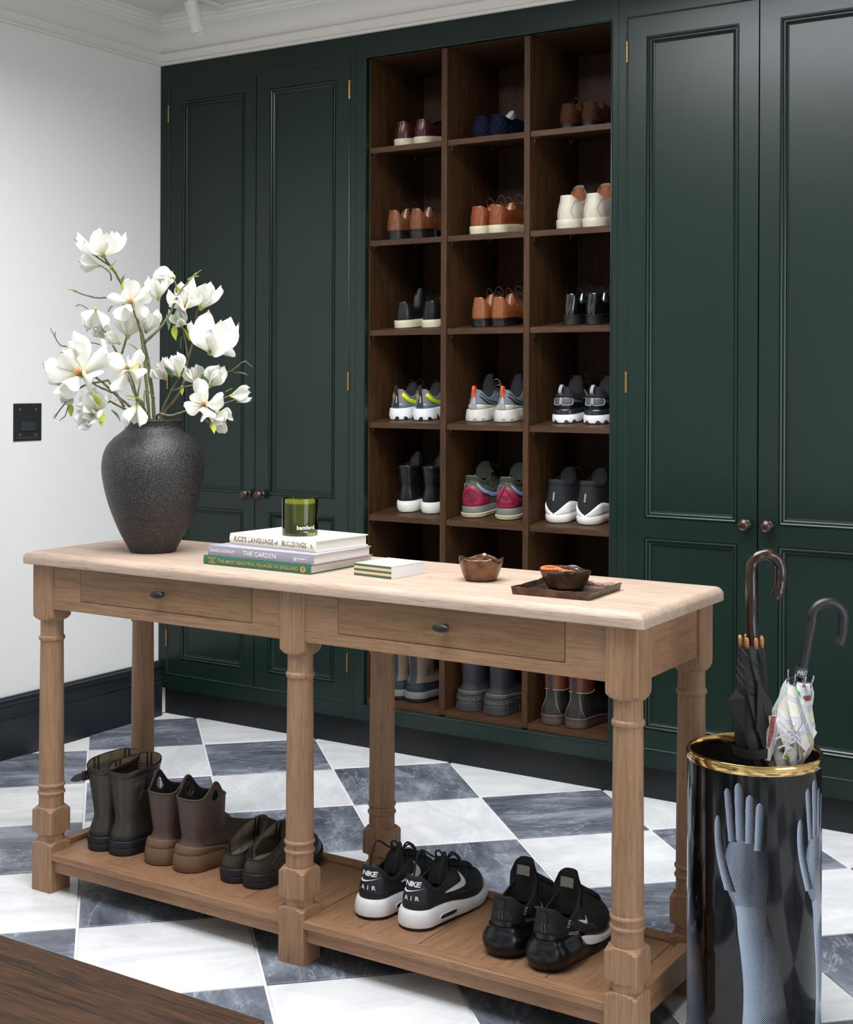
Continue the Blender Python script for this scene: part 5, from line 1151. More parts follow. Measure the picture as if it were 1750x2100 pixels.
# hammered bronze bowls and tray
M['hammered'] = mat('hammered_bronze', srgb(112, 82, 64), .32, .8, noise=.45, nscale=45, bump=.9, bscale=60); M['hammered_dark'] = mat('dark_hammered_bronze', srgb(86, 68, 58), .32, .8, noise=.5, nscale=40, bump=.9, bscale=55)
def bowl(name, label, loc, R, H, lobes, rb, m_, seed, squash=1., petal=.0):
    o = thing(name, label, 'bowl', loc, 0); rnd = random.Random(seed); ph = [rnd.uniform(0, 6.28) for _ in range(6)]; n = 72
    def ring(t, ins=0.):
        r0 = lerp(rb, R, t**.55); out = []
        for i in range(n):
            a = 2*PI*i/n; fold = 1-abs(sin(a*lobes/2+ph[0]))**.75; w_ = 1+petal*t*(fold-.55)*1.1+.03*t*sin(3*a+ph[1])+.012*sin(9*a+ph[2])*t; r_ = r0*w_-ins
            z = H*t*(1+(.22*petal*4*(fold-.5)+.05*sin(2*a+ph[3])+.03*sin(7*a+ph[4]))*t)
            out.append((r_*cos(a), r_*sin(a)*squash, z))
        return out
    T_ = [0, .04, .12, .25, .4, .55, .7, .85, 1.0]
    rs = [ring(t) for t in T_]+[[(x*.975, y*.975, z+.0012) for x, y, z in ring(1., .001)]]+[[(x, y, max(z-.0005, .0045)) for x, y, z in ring(t, .004)] for t in (1, .85, .7, .5, .3, .12)]
    MB().rings(rs).build('bowl_body', m_, o, smooth=True, auto=75); return o
bowl('bronze_bowl', 'hammered bronze bowl with petal-like folded rim, standing directly on the table', (2.198, -1.345, zt), .0500, .048, 5, .030, M['hammered'], 3, petal=.17)
ty = thing('bronze_tray', 'square dark bronze tray near the right end of the console table', 'tray', (2.431, -1.392, zt), .045)
rs = []
h = .0865
for e, z in ((-.004, 0), (-.002, .0005), (.0, .012), (.001, .0145), (-.0015, .0155), (-.004, .013), (-.008, .0045), (-.014, .0035)):
    n = 12; R_ = random.Random(8); pts = []
    for cx_, cy_, ux, uy in ((-1, -1, 1, 0), (1, -1, 0, 1), (1, 1, -1, 0), (-1, 1, 0, -1)):
        for k in range(n): q = 2*k/n; wob = R_.uniform(-.0008, .0008); pts.append(((h+e+wob)*(cx_+ux*q), (h+e+wob)*(cy_+uy*q), z+(R_.uniform(-.0012, .0012) if z > .01 else 0)))
    rs.append(pts)
MB().rings(rs).build('tray_body', M['hammered_dark'], ty, smooth=True, auto=50)
bz = zt+.0040
b2 = bowl('bronze_bowl', 'dark bronze bowl on the square tray, holding the orange cord', (2.418, -1.372, bz), .0545, .040, 4, .034, M['hammered_dark'], 11, petal=.07, squash=.9)
kc = thing('key_cord', 'orange braided cord loop with silver clasp lying in the dark bowl', 'keyring', (2.418, -1.372, bz))
om = mat('orange_cord', srgb(226, 104, 52), .7)
path = spline([(-.002, .006, .030), (-.020, .016, .036), (-.034, .006, .041), (-.043, -.012, .042), (-.040, -.028, .041), (-.024, -.034, .0415), (-.004, -.026, .041), (.010, -.012, .037), (.014, -.008, .034)], 8)
mb = MB()
for s3 in range(3):   # three strands laid round each other
    pts = []
    for i, p in enumerate(path):
        t_ = (path[min(i+1, len(path)-1)]-path[max(i-1, 0)]).normalized(); a_ = t_.orthogonal().normalized(); b_ = t_.cross(a_); an = i*.75+s3*2*PI/3; pts.append(p+(a_*cos(an)+b_*sin(an))*.0017)
    mb.tube(pts, .0021, 7)
mb.build('cord', om, kc, smooth=True)
mb = MB(); mb.tube([(.000, .002, .030), (.012, -.006, .035), (.020, -.008, .036)], .0045, 10); mb.build('leather_sleeve', mat('orange_leather', srgb(206, 92, 48), .5), kc, smooth=True, auto=50)
mb = MB(); mb.tube(spline([(.020, -.008, .036), (.027, -.010, .043), (.034, -.008, .041), (.036, -.004, .033), (.030, 0, .030), (.022, -.006, .033)], 6), .0018, 8); mb.lathe([(0, 0), (.003, 0), (.003, .008), (0, .008)], 12, (.018, -.008, .036), 0, (1, -.2, .2)); mb.build('clasp', mat('steel', srgb(170, 172, 178), .2, 1.), kc, smooth=True, auto=50)
# ---------------------------------------------------------------- magnolia branches in the vase
D0 = 3.508
def petal_mat():
    m = bpy.data.materials.new('magnolia_petal'); m.use_nodes = True; nt = m.node_tree; N = nt.nodes; L = nt.links; b = N['Principled BSDF']; b.inputs['Roughness'].default_value = .5; b.inputs['Specular IOR Level'].default_value = .25
    tc = N.new('ShaderNodeTexCoord'); sx = N.new('ShaderNodeSeparateXYZ'); L.new(tc.outputs['Object'], sx.inputs[0]); cr = N.new('ShaderNodeValToRGB'); L.new(sx.outputs[2], cr.inputs[0]); e = cr.color_ramp.elements
    e[0].position = 0.; e[0].color = srgb(206, 208, 150); e[1].position = .42; e[1].color = srgb(232, 231, 224); x = e.new(.16); x.color = srgb(230, 230, 200); L.new(cr.outputs[0], b.inputs['Base Color'])
    tr = N.new('ShaderNodeBsdfTranslucent'); L.new(cr.outputs[0], tr.inputs[0]); mx = N.new('ShaderNodeMixShader'); mx.inputs[0].default_value = .28; L.new(b.outputs[0], mx.inputs[1]); L.new(tr.outputs[0], mx.inputs[2]); L.new(mx.outputs[0], N['Material Output'].inputs[0])
    wv = N.new('ShaderNodeTexNoise'); mp = N.new('ShaderNodeMapping'); mp.inputs['Scale'].default_value = (14, 14, 1.5); L.new(tc.outputs['Object'], mp.inputs[0]); L.new(mp.outputs[0], wv.inputs[0]); bp = N.new('ShaderNodeBump'); bp.inputs['Strength'].default_value = .25; bp.inputs['Distance'].default_value = .02; L.new(wv.outputs[0], bp.inputs['Height']); L.new(bp.outputs[0], b.inputs['Normal']); return m
M['petal'] = petal_mat()
M['bark'] = mat('magnolia_bark', srgb(88, 70, 60), .8, nscale=60, col2=srgb(104, 112, 66), bump=.8, bscale=300); M['leaf'] = mat('magnolia_leaf', srgb(96, 132, 96), .5, noise=.2, nscale=60); M['leaf_y'] = mat('young_leaf', srgb(186, 196, 62), .5, noise=.15, nscale=60)
M['stamen'] = mat('stamen', srgb(222, 170, 120), .7); M['calyx'] = mat('calyx', srgb(150, 160, 90), .7)
def petal_mesh(width, cup, curl, seed):
    R = random.Random(seed); w1, w2 = R.uniform(-.03, .03), R.uniform(0, 6)
    def fn(u, v):
        x = (u-.5)*2; prof = lerp(.16, 1, smooth(0, .62, v)) if v < .60 else math.sqrt(max(0, 1-((v-.60)/.40)**2)); w_ = width*prof*.5+.004
        zz = v; back = curl*v*v; side = cup*(x*x)*w_*1.3
        return (x*w_, -back+side+.02*sin(5*v+w2)*x+.015*sin(9*v)*x*x, zz-.06*x*x*v*v+w1*x*v)
    mb = MB(); mb.grid(fn, 8, 10); me = mb.mesh('petal', M['petal'], True); return me
PM = [petal_mesh(.62, .50, .16, 1), petal_mesh(.56, .6, .06, 2), petal_mesh(.66, .38, .28, 3), petal_mesh(.52, .75, -.05, 4)]
def leaf_mesh(m_):
    mb = MB(); mb.grid(lambda u, v: ((u-.5)*.46*sin(PI*min(1, v**.8*.97+.015)), -.25*v*v+.3*abs(u-.5)*.46, v), 4, 8); return mb.mesh('leaf', m_, True)
LM = [leaf_mesh(M['leaf']), leaf_mesh(M['leaf_y'])]
def frame(d, roll=0.):
    d = d.normalized(); q = d.to_track_quat('Z', 'Y').to_matrix().to_4x4() @ Matrix.Rotation(roll, 4, 'Z'); return q
def dirv(r, u, t):  # right, up, towards the camera
    return (RT*r+UP*u-FW*t).normalized()
CORE = {}
def core_mesh(kind):
    if kind in CORE: return CORE[kind]
    mb = MB(); mb.lathe([(0, -.10), (.05, -.08), (.085, -.02), (.07, .03), (.0, .05)], 12, cap0=False, cap1=False, mi=0)
    if kind == 'open':
        R = random.Random(2)
        for i in range(40):
            a = i*2.4; rr_ = .02+.10*(i/40); mb.tube([(rr_*.3*cos(a), rr_*.3*sin(a), .03), (rr_*cos(a), rr_*sin(a), .12+.10*(1-i/40)), (rr_*1.2*cos(a), rr_*1.2*sin(a), .16+.10*(1-i/40))], .010, 4, 1)
    CORE[kind] = mb.mesh('flower', [M['calyx'], M['stamen']], True); return CORE[kind]
def flower(branch, px, py, dz, d, size, opening, n=9, roll=0., seed=0, name='flower', inner=True):
    """opening: angle of the outer petals from the axis (radians)"""
    R = random.Random(seed*7+3); o = bpy.data.objects.new(name, core_mesh('open' if opening > .7 else 'bud')); COL.objects.link(o); o.parent = branch
    loc = at(px, py, D0+dz)-branch.location; o.matrix_local = Matrix.Translation(loc) @ frame(dirv(*d), roll) @ Matrix.Scale(size*1.10, 4)
    rows = [(n-3 if n > 6 else n, opening, 1.0), (3, opening*.45, .86)] if inner and n > 4 else [(n, opening, 1.)]
    for k_, (m_, op, sc) in enumerate(rows):
        for i in range(m_):
            a = 2*PI*i/m_+.5*k_+R.uniform(-.18, .18); t = op*R.uniform(.82, 1.18); s_ = sc*R.uniform(.88, 1.08)
            p = bpy.data.objects.new('petal', PM[(i*3+k_+seed) % 4 if opening > .45 else (1 if i % 2 else 3)]); COL.objects.link(p); p.parent = o
            p.matrix_local = Matrix.Rotation(a, 4, 'Z') @ Matrix.Rotation(-t, 4, 'X').inverted().inverted() @ Matrix.Translation((0, 0, .0)) @ Matrix.Scale(s_, 4)
    return o
def leaf(branch, px, py, dz, d, size, young=False, roll=0.):
    o = bpy.data.objects.new('leaf', LM[1 if young else 0]); COL.objects.link(o); o.parent = branch; o.matrix_local = Matrix.Translation(at(px, py, D0+dz)-branch.location) @ frame(dirv(*d), roll) @ Matrix.Scale(size, 4)
def branch(label, mains, r0=.0048, r1=.0022):
    mouth = Vector((VX, VY, zt+.29)); o = thing('magnolia_branch', label, 'branch', mouth, 0, 'magnolia branches in the black vase')
    mb = MB()
    for k, (pts, ra, rb) in enumerate(mains):
        P = [at(x, y, D0+dz)-mouth for x, y, dz in pts]
        if k == 0:
            first = P[0]; q = Vector((first.x, first.y, 0)); q = q.normalized()*min(q.length, .045) if q.length else q
            P = [Vector((q.x*.5, q.y*.5, -.10)), Vector((q.x, q.y, .025))]+P
        S_ = spline(P, 6); R_ = random.Random(len(pts)*3+k); n = len(S_)
        mb.tube([v+Vector((R_.uniform(-1, 1), R_.uniform(-1, 1), R_.uniform(-1, 1)))*.0007 for v in S_], [lerp(ra, rb, i/(n-1))*R_.uniform(.9, 1.15) for i in range(n)], 7)
    mb.build('stem', M['bark'], o, smooth=True); return o
# tall branch to the top flower
b = branch('tallest magnolia branch, ending in the highest blossom at upper left', [([(316, 850, .0), (303, 740, .02), (282, 655, .03), (258, 600, .03), (240, 565, .02), (222, 540, .01), (208, 520, .0)], .0055, .0026), ([(222, 543, .01), (200, 528, 0), (175, 512, -.01), (152, 489, -.02)], .0022, .0013), ([(228, 575, .02), (226, 560, 0), (212, 548, -.01), (205, 543, -.01)], .0018, .0014), ([(200, 528, 0), (202, 515, -.01), (214, 504, -.02)], .0018, .001)])
flower(b, 212, 524, 0, (.05, 1, .35), .075, .95, 9, .3, 1); flower(b, 203, 545, -.01, (-1, .12, .2), .046, .22, 5, 0, 2, 'bud', False)
leaf(b, 226, 556, -.01, (.35, .9, .2), .032, True, .4); leaf(b, 250, 580, .0, (.2, 1, .1), .022); leaf(b, 254, 598, -.01, (0, 1, .3), .035, True, 1.0); leaf(b, 203, 524, -.02, (.3, 1, .2), .028, True)
# upper centre
b = branch('magnolia branch with the orange-centred open blossom facing forward', [([(305, 850, -.02), (298, 760, -.03), (290, 690, -.04), (280, 650, -.05), (270, 622, -.05)], .0055, .0026), ([(294, 705, -.03), (330, 670, -.03), (352, 635, -.02), (368, 600, 0), (385, 580, .01), (402, 560, .02)], .0040, .0018), ([(362, 600, 0), (360, 580, 0), (355, 570, 0)], .0022, .0015)])
flower(b, 269, 620, -.06, (0, .12, 1), .064, 1.25, 8, .1, 4); flower(b, 325, 612, -.01, (.0, 1, .3), .060, .42, 7, 0, 5); leaf(b, 262, 625, -.05, (-.6, -.5, .3), .035); leaf(b, 340, 645, .0, (.4, -1, .2), .040); leaf(b, 385, 575, 0, (.8, .5, .2), .032, True); leaf(b, 402, 565, .02, (.5, .8, 0), .02, True)
flower(b, 357, 568, 0, (-1, .25, .1), .046, .22, 4, .5, 6, 'bud', False)
# upper right
b = branch('magnolia branch behind, reaching up right with large cupped blossoms', [([(335, 850, .03), (372, 800, .05), (385, 740, .06), (398, 690, .06), (402, 650, .05), (410, 615, .05)], .0050, .0022), ([(386, 735, .05), (378, 690, .06), (372, 660, .06)], .003, .002), ([(400, 680, .05), (430, 722, .02)], .003, .003)])
flower(b, 378, 632, .03, (.1, .75, .6), .062, .85, 8, 0, 7); flower(b, 412, 632, .05, (.35, 1, .2), .070, .42, 7, .6, 8); flower(b, 372, 668, .03, (-.1, .8, .5), .050, .6, 7, .4, 9)
flower(b, 432, 722, .0, (.35, 1, .45), .096, .78, 9, .2, 10); flower(b, 330, 592, .05, (.2, 1, .1), .05, .35, 6, 0, 30)
leaf(b, 368, 610, .03, (-.1, 1, .3), .035, True); leaf(b, 358, 668, .03, (.1, -.9, .5), .040, True, .5); leaf(b, 388, 700, .05, (-.2, 1, .2), .036, True); leaf(b, 374, 690, .05, (-.3, -1, 0), .030)
# left middle
b = branch('magnolia branch leaning left, carrying the drooping blossom in the middle left', [([(290, 850, -.01), (270, 790, -.01), (245, 735, .0), (222, 690, .01), (207, 672, .01)], .0042, .002), ([(262, 620, .02), (230, 628, .02), (222, 640, .02)], .0018, .0015), ([(240, 607, .03), (205, 611, .02), (175, 605, .01), (149, 595, .0)], .0026, .0012), ([(180, 633, .01), (165, 625, 0), (155, 628, 0)], .0014, .0012), ([(250, 725, .0), (262, 680, .02), (262, 640, .03), (240, 607, .03)], .003, .0024)])
flower(b, 196, 634, -.01, (-.05, -1, .3), .055, .62, 7, .2, 11); flower(b, 262, 690, -.02, (.2, 1, .3), .066, .5, 7, .3, 12); flower(b, 245, 704, -.04, (-.9, .5, .3), .042, .25, 5, 0, 13, 'bud', False); flower(b, 300, 680, .0, (.3, .9, .4), .056, .5, 7, .5, 14)
leaf(b, 160, 600, 0, (-.5, .3, .3), .026, True); leaf(b, 205, 708, 0, (-1, .4, .2), .036); leaf(b, 190, 665, 0, (-.6, .6, .2), .02, True)
flower(b, 222, 695, .02, (-.6, .9, .2), .045, .4, 6, 0, 31)
# far left big blossom
b = branch('magnolia branch at far left with the widest spread blossom', [([(285, 850, -.03), (240, 812, -.05), (205, 780, -.06), (178, 765, -.07), (168, 762, -.07)], .0042, .002), ([(230, 805, -.04), (190, 785, -.03), (165, 745, -.02), (150, 715, -.01), (125, 708, .0), (112, 690, .0), (103, 672, .0)], .0028, .0012), ([(112, 690, 0), (114, 680, 0)], .0016, .001)])
flower(b, 166, 768, -.09, (-.15, .35, .9), .098, 1.12, 8, .35, 15); flower(b, 172, 742, -.08, (-.55, .8, .35), .056, .3, 5, .2, 16, 'bud', False); flower(b, 128, 792, -.05, (-.6, .9, .1), .045, .35, 6, .1, 17)
leaf(b, 150, 790, -.05, (-1, -.3, .3), .040, True)
# centre front
b = branch('magnolia branch in front centre with the small star blossom', [([(300, 850, -.05), (282, 815, -.07), (272, 780, -.09), (262, 760, -.10)], .0034, .002), ([(282, 815, -.07), (288, 775, -.06), (286, 745, -.04), (292, 715, -.02)], .0022, .0012)])
flower(b, 262, 757, -.11, (-.05, .25, 1), .062, 1.15, 7, 1.0, 18); leaf(b, 285, 775, -.06, (-.9, -.2, .3), .042); leaf(b, 278, 735, -.05, (.1, -1, .3), .038, True); leaf(b, 296, 760, -.04, (.2, 1, 0), .034); leaf(b, 282, 720, -.04, (-.5, .7, .3), .03, True)
# right middle
b = branch('magnolia branch leaning right with two round cup blossoms', [([(330, 850, -.01), (352, 800, -.02), (368, 775, -.02), (378, 755, -.02)], .0034, .002), ([(352, 802, -.02), (395, 790, -.03), (425, 790, -.04)], .0026, .0016), ([(425, 780, -.02), (450, 765, .0), (475, 760, .0), (500, 742, .0), (517, 752, .0)], .0024, .001), ([(500, 742, 0), (505, 738, 0)], .0012, .0008)])
flower(b, 366, 770, -.03, (-.35, .95, .3), .058, .40, 7, .2, 19); flower(b, 340, 778, -.01, (-.6, .8, .2), .042, .35, 6, .2, 20); flower(b, 430, 792, -.04, (.45, .75, .3), .056, .32, 6, .6, 21); flower(b, 404, 786, .0, (-.3, .9, .3), .050, .45, 7, .3, 22)
leaf(b, 352, 775, -.05, (-.3, .9, .5), .040); leaf(b, 424, 792, -.06, (-.2, .9, .6), .042); leaf(b, 478, 765, 0, (1, .1, .3), .038); leaf(b, 372, 790, -.02, (.2, -1, .2), .025, True)
# lower right
b = branch('magnolia branch low at right with the open star blossom and a slim bud', [([(325, 850, -.06), (350, 852, -.07), (382, 842, -.08), (400, 825, -.09), (412, 830, -.09)], .0036, .002), ([(400, 828, -.08), (440, 822, -.06), (475, 810, -.05)], .0022, .0014), ([(412, 835, -.09), (425, 865, -.09), (440, 858, -.09)], .002, .0012), ([(450, 832, -.07), (475, 822, -.06), (488, 818, -.05)], .0014, .0008)])
flower(b, 420, 832, -.11, (-.05, .35, .9), .062, 1.05, 7, .4, 23); flower(b, 474, 812, -.05, (1, .15, .1), .046, .2, 4, 0, 24, 'bud', False); flower(b, 446, 848, -.08, (.35, -.3, .7), .056, .62, 7, .2, 25)
leaf(b, 434, 866, -.11, (.3, -.6, .6), .034, True); leaf(b, 484, 826, -.05, (1, .2, .1), .016, True); leaf(b, 462, 805, -.05, (.8, .7, 0), .02, True)
# lower left
b = branch('magnolia branch low at left with greenish cup blossoms', [([(290, 852, -.06), (255, 838, -.08), (225, 822, -.09), (205, 810, -.09)], .0036, .002), ([(225, 824, -.09), (190, 835, -.09), (158, 833, -.08)], .0022, .0012), ([(222, 780, -.06), (175, 790, -.06), (145, 812, -.06), (120, 845, -.06), (112, 858, -.06)], .0026, .001), ([(145, 812, -.06), (135, 850, -.06), (122, 862, -.06)], .0018, .0008), ([(255, 835, -.07), (235, 800, -.06), (222, 780, -.06)], .003, .0026)])
flower(b, 200, 842, -.10, (-.15, .9, .5), .058, .55, 7, 0, 26); flower(b, 190, 848, -.10, (-.3, -.2, .8), .05, .7, 6, .5, 27); flower(b, 148, 800, -.07, (-.5, -.9, .3), .038, .25, 5, 0, 28)
leaf(b, 205, 835, -.13, (-.2, .9, .5), .042, True); leaf(b, 212, 848, -.12, (-.1, -.8, .5), .036, True); leaf(b, 228, 842, -.08, (.7, -.5, .2), .036); leaf(b, 146, 828, -.06, (.0, -1, .2), .032, True); leaf(b, 120, 846, -.06, (-.7, -.5, 0), .02, True); leaf(b, 252, 822, -.08, (-1, .3, .2), .02, True)
# drooping over the rim
b = branch('short magnolia branch bending over the front of the vase rim', [([(300, 850, -.08), (296, 835, -.10), (290, 820, -.11), (284, 818, -.12)], .0028, .0018), ([(296, 835, -.10), (298, 800, -.09), (320, 818, -.08)], .0018, .001)])
flower(b, 282, 828, -.12, (-.10, -1, .3), .054, .42, 7, .2, 29); leaf(b, 290, 822, -.12, (-.7, .5, .6), .042, True); leaf(b, 262, 820, -.1, (.6, .1, .5), .026, True)
# ---------------------------------------------------------------- umbrella stand
SX, SY, SR, SH = 2.806, -1.322, .1285, .570
U_ = thing('umbrella_stand', 'black lacquered umbrella stand printed with pale raised arms, brass rim, right of the table', 'umbrella stand', (SX, SY, 0))
lac = mat('black_lacquer', srgb(9, 9, 10), .09, spec=.38); M['lac_in'] = mat('black_inside', srgb(10, 10, 11), .5)
MB().lathe([(0, .004), (SR-.003, .004), (SR-.001, .006), (SR, .010), (SR, SH-.006)], 96, cap0=False, cap1=False).build('body', lac, U_, smooth=True, auto=40)
MB().lathe([(SR-.0035, SH-.004), (SR-.0035, .008), (0, .008)], 96, cap0=False, cap1=False).build('inner_wall', M['lac_in'], U_, smooth=True, auto=40)
RIM = [(SR-.005, SH-.018), (SR-.005, SH-.003), (SR-.0035, SH-.0005), (SR-.0015, SH+.0005), (SR+.0010, SH), (SR+.0026, SH-.002), (SR+.0030, SH-.005), (SR+.0030, SH-.0165), (SR+.0022, SH-.018), (SR-.005, SH-.018)]
MB().lathe(RIM, 128, cap0=False, cap1=False).build('rim', M['brassrim'], U_, smooth=True, auto=35)
MB().lathe([(SR-.002, 0), (SR+.002, 0), (SR+.0025, .002), (SR+.0025, .011), (SR+.0015, .013), (SR-.002, .013)], 96, cap0=False, cap1=False).build('foot_band', M['brassrim'], U_, smooth=True, auto=35)
# printed arms: simple silhouettes with a halftone that darkens across the width
def print_mat():
    m = bpy.data.materials.new('halftone_print'); m.use_nodes = True; nt = m.node_tree; N = nt.nodes; L = nt.links; b = N['Principled BSDF']; b.inputs['Roughness'].default_value = .12; b.inputs['Specular IOR Level'].default_value = .4
    uv = N.new('ShaderNodeUVMap'); uv.uv_map = 'screen'; sh = N.new('ShaderNodeUVMap'); sh.uv_map = 'shade'
    mp = N.new('ShaderNodeMapping'); mp.inputs['Rotation'].default_value = (0, 0, .72); mp.inputs['Scale'].default_value = (1, 1, 1); L.new(uv.outputs[0], mp.inputs[0])
    v = N.new('ShaderNodeSeparateXYZ'); L.new(mp.outputs[0], v.inputs[0])
    def tri(o):  # triangle wave 0..1
        f = N.new('ShaderNodeMath'); f.operation = 'PINGPONG'; f.inputs[1].default_value = .5; L.new(o, f.inputs[0]); g_ = N.new('ShaderNodeMath'); g_.operation = 'MULTIPLY'; g_.inputs[1].default_value = 2; L.new(f.outputs[0], g_.inputs[0]); return g_.outputs[0]
    a = N.new('ShaderNodeMath'); a.operation = 'MINIMUM'; L.new(tri(v.outputs[0]), a.inputs[0]); L.new(tri(v.outputs[1]), a.inputs[1])
    s2 = N.new('ShaderNodeSeparateXYZ'); L.new(sh.outputs[0], s2.inputs[0])
    lt = N.new('ShaderNodeMath'); lt.operation = 'SUBTRACT'; L.new(a.outputs[0], lt.inputs[0]); L.new(s2.outputs[0], lt.inputs[1])
    st = N.new('ShaderNodeMapRange'); st.inputs[1].default_value = -.06; st.inputs[2].default_value = .06; L.new(lt.outputs[0], st.inputs[0])
    mx = N.new('ShaderNodeMix'); mx.data_type = 'RGBA'; L.new(st.outputs[0], mx.inputs['Factor']); mx.inputs['A'].default_value = srgb(22, 22, 28); mx.inputs['B'].default_value = srgb(158, 172, 192); L.new(mx.outputs['Result'], b.inputs['Base Color']); return m
M['print'] = print_mat()
def arm_print(a0):
    """one raised arm; local x is arc length in metres round the stand, z is height"""
    mb = MB(); scr = []; shd = []
    def strip(rows, k=6, dark=(.0, .75), edge=.0, dr=0.):
        o = len(mb.v); n = len(rows)
        for z, xl, xr in rows:
            for i in range(k+1):
                x = lerp(xl, xr, i/k); a = a0+x/SR; mb.v.append(((SR+.00035+dr)*cos(a), (SR+.00035+dr)*sin(a), z)); scr.append((x/.0030, z/.0030)); q = i/k
                shd.append((lerp(dark[0], dark[1], q**1.25)+edge*max(0, 1-q*6)+(.30 if i == k else 0), 0))
        for j in range(n-1):
            for i in range(k): p = o+j*(k+1)+i; mb.f.append((p, p+1, p+k+2, p+k+1)); mb.m.append(0)
    S_ = lambda pts, m=5: [(p.z, p.x, p.y) for p in spline([(xl, xr, z) for z, xl, xr in pts], m)]
    # forearm, leaning outwards towards the base
    strip(S_([(.014, -.020, .083), (.08, -.013, .076), (.15, -.011, .064), (.21, -.016, .054), (.255, -.022, .042), (.285, -.024, .034), (.305, -.028, .030)]), 12, (.02, .92))
    # palm
    strip(S_([(.305, -.028, .030), (.325, -.040, .031), (.350, -.050, .033), (.375, -.050, .034), (.400, -.046, .032), (.418, -.041, .026), (.428, -.036, .020)]), 12, (.16, .95), .2)
    # four straight fingers with rounded ends
    for xb, xt, w_, z0, z1 in ((-.0330, -.0430, .0084, .424, .523), (-.0175, -.0215, .0092, .428, .536), (-.0010, .0000, .0086, .424, .516), (.0150, .0180, .0080, .412, .502)):
        rows = []
        for i in range(25):
            t = sin(PI/2*i/24); z = lerp(z0, z1, t); c = lerp(xb, xt, t); q = w_*(1 if t < .86 else math.sqrt(max(0, 1-((t-.86)/.14)**2)))*(1-.06*abs(sin(PI*t*3))); rows.append((z, c-q, c+q))
        strip(rows, 6, (.06, .86), .1, .00015)
    # thumb
    rows = []
    for i in range(25):
        t = sin(PI/2*i/24); z = lerp(.330, .468, t); c = -.0370-.0245*sin(PI*.5*min(1, t*1.25))-.001*t; q = .0110*(1-.36*t)*(1 if t < .86 else math.sqrt(max(0, 1-((t-.86)/.14)**2))); rows.append((z, c-q, c+q))
    strip(rows, 6, (.0, .85), .0, .0003)
    o = mb.build('arm_print', M['print'], U_, fix=False, smooth=True)
    for nm, arr in (('screen', scr), ('shade', shd)):
        l = o.data.uv_layers.new(name=nm)
        for lp in o.data.loops: l.data[lp.index].uv = arr[lp.vertex_index]
    return o
vd = math.atan2(CAM.y-SY, CAM.x-SX)
for k in range(5): arm_print(vd-math.radians(3)+math.radians(72)*k)

# ---------------------------------------------------------------- umbrellas standing in it
def folded(o, A, Bt, prof, mat_, lobes=8, twist=2.2, amp=.22, name='canopy', mi=None):
    """rolled canopy round the line A (top) to Bt (bottom); prof = (t, radius)"""
    ax = (Bt-A).normalized(); e1 = ax.orthogonal().normalized(); e2 = ax.cross(e1); n = 160; rs = []
    P_ = spline([(t, r, 0) for t, r in prof], 9)
    for p in P_:
        ring = []
        for i in range(n):
            a = 2*PI*i/n; f = (a*lobes/(2*PI)+twist*p.x*lobes/6) % 1; f = f if f < .88 else (1-f)*.88/.12; rr_ = p.y*(1+amp*(f-.45)*min(1, p.x*9+.35))
            ring.append(A.lerp(Bt, p.x)+(e1*cos(a)+e2*sin(a))*rr_)
        rs.append(ring)
    return MB().rings(rs).build(name, mat_, o, smooth=True, auto=42)
DS = 2.70
def LP(px, py, dz, o): return at(px, py, DS+dz)-o.location
# black umbrella with the dark wooden crook
u1 = thing('umbrella', 'black rolled umbrella with glossy dark brown crook handle, in the umbrella stand', 'umbrella', tuple(at(1543, 1520, DS)))
M['burl'] = mat('lacquered_dark_cane', srgb(30, 16, 12), .13, spec=.5, coat=.15, col2=srgb(110, 70, 38), nscale=30, nstretch=(1, 1, .22)); nt = M['burl'].node_tree; cr = [n for n in nt.nodes if n.type == 'VALTORGB'][0].color_ramp; cr.elements[0].position = .56; cr.elements[1].position = .80
cane = [LP(x, y, 0, u1) for x, y in [(1544, 1325), (1541.5, 1270), (1541.5, 1215)]+[(1571.5+30*cos(math.radians(t)), 1168-31*sin(math.radians(t))) for t in (180, 150, 120, 90, 60, 30, 0)]+[(1601, 1190), (1598, 1210), (1590, 1226)]]
cs = spline(cane, 6); mb = MB(); mb.tube(cs, [.0112+.0003*sin(i*.7)+(.0015 if i > len(cs)-7 else 0) for i in range(len(cs))], 20); mb.build('handle', M['burl'], u1, smooth=True, auto=50)
M['umb_black'] = mat('black_umbrella_silk', srgb(11, 11, 14), .6)
A, Bt = LP(1541, 1322, 0, u1), LP(1548, 1600, .01, u1)
mb = MB(); mb.tube([A, Bt+(Bt-A)*.6], .004, 8); mb.build('shaft', M['black'], u1, smooth=True)
folded(u1, A, Bt, [(0, .0225), (.06, .0240), (.25, .0275), (.42, .030), (.55, .033), (.68, .034), (.80, .030), (1.0, .024)], M['umb_black'], 8, 2.0, .30)
folded(u1, Bt, Bt+(Bt-A)*.85, [(0, .024), (.5, .018), (1, .008)], M['umb_black'], 8, 2.0, .25, 'lower_canopy')
ax = (Bt-A).normalized()
M['tipwood'] = mat('honey_wood_tips', srgb(150, 100, 48), .2, coat=.4)
for k in range(8):
    a = 2*PI*k/8+.2; d = RT*cos(a)+FW*sin(a); p = A+d*.0215; mb = MB(); mb.lathe([(0, -.004), (.0040, -.004), (.0042, .006), (.0040, .013), (.0028, .0165), (0, .0175)], 12, p, 0, -ax+d*.05, False, False); mb.build('rib_tip', M['tipwood'], u1, smooth=True)
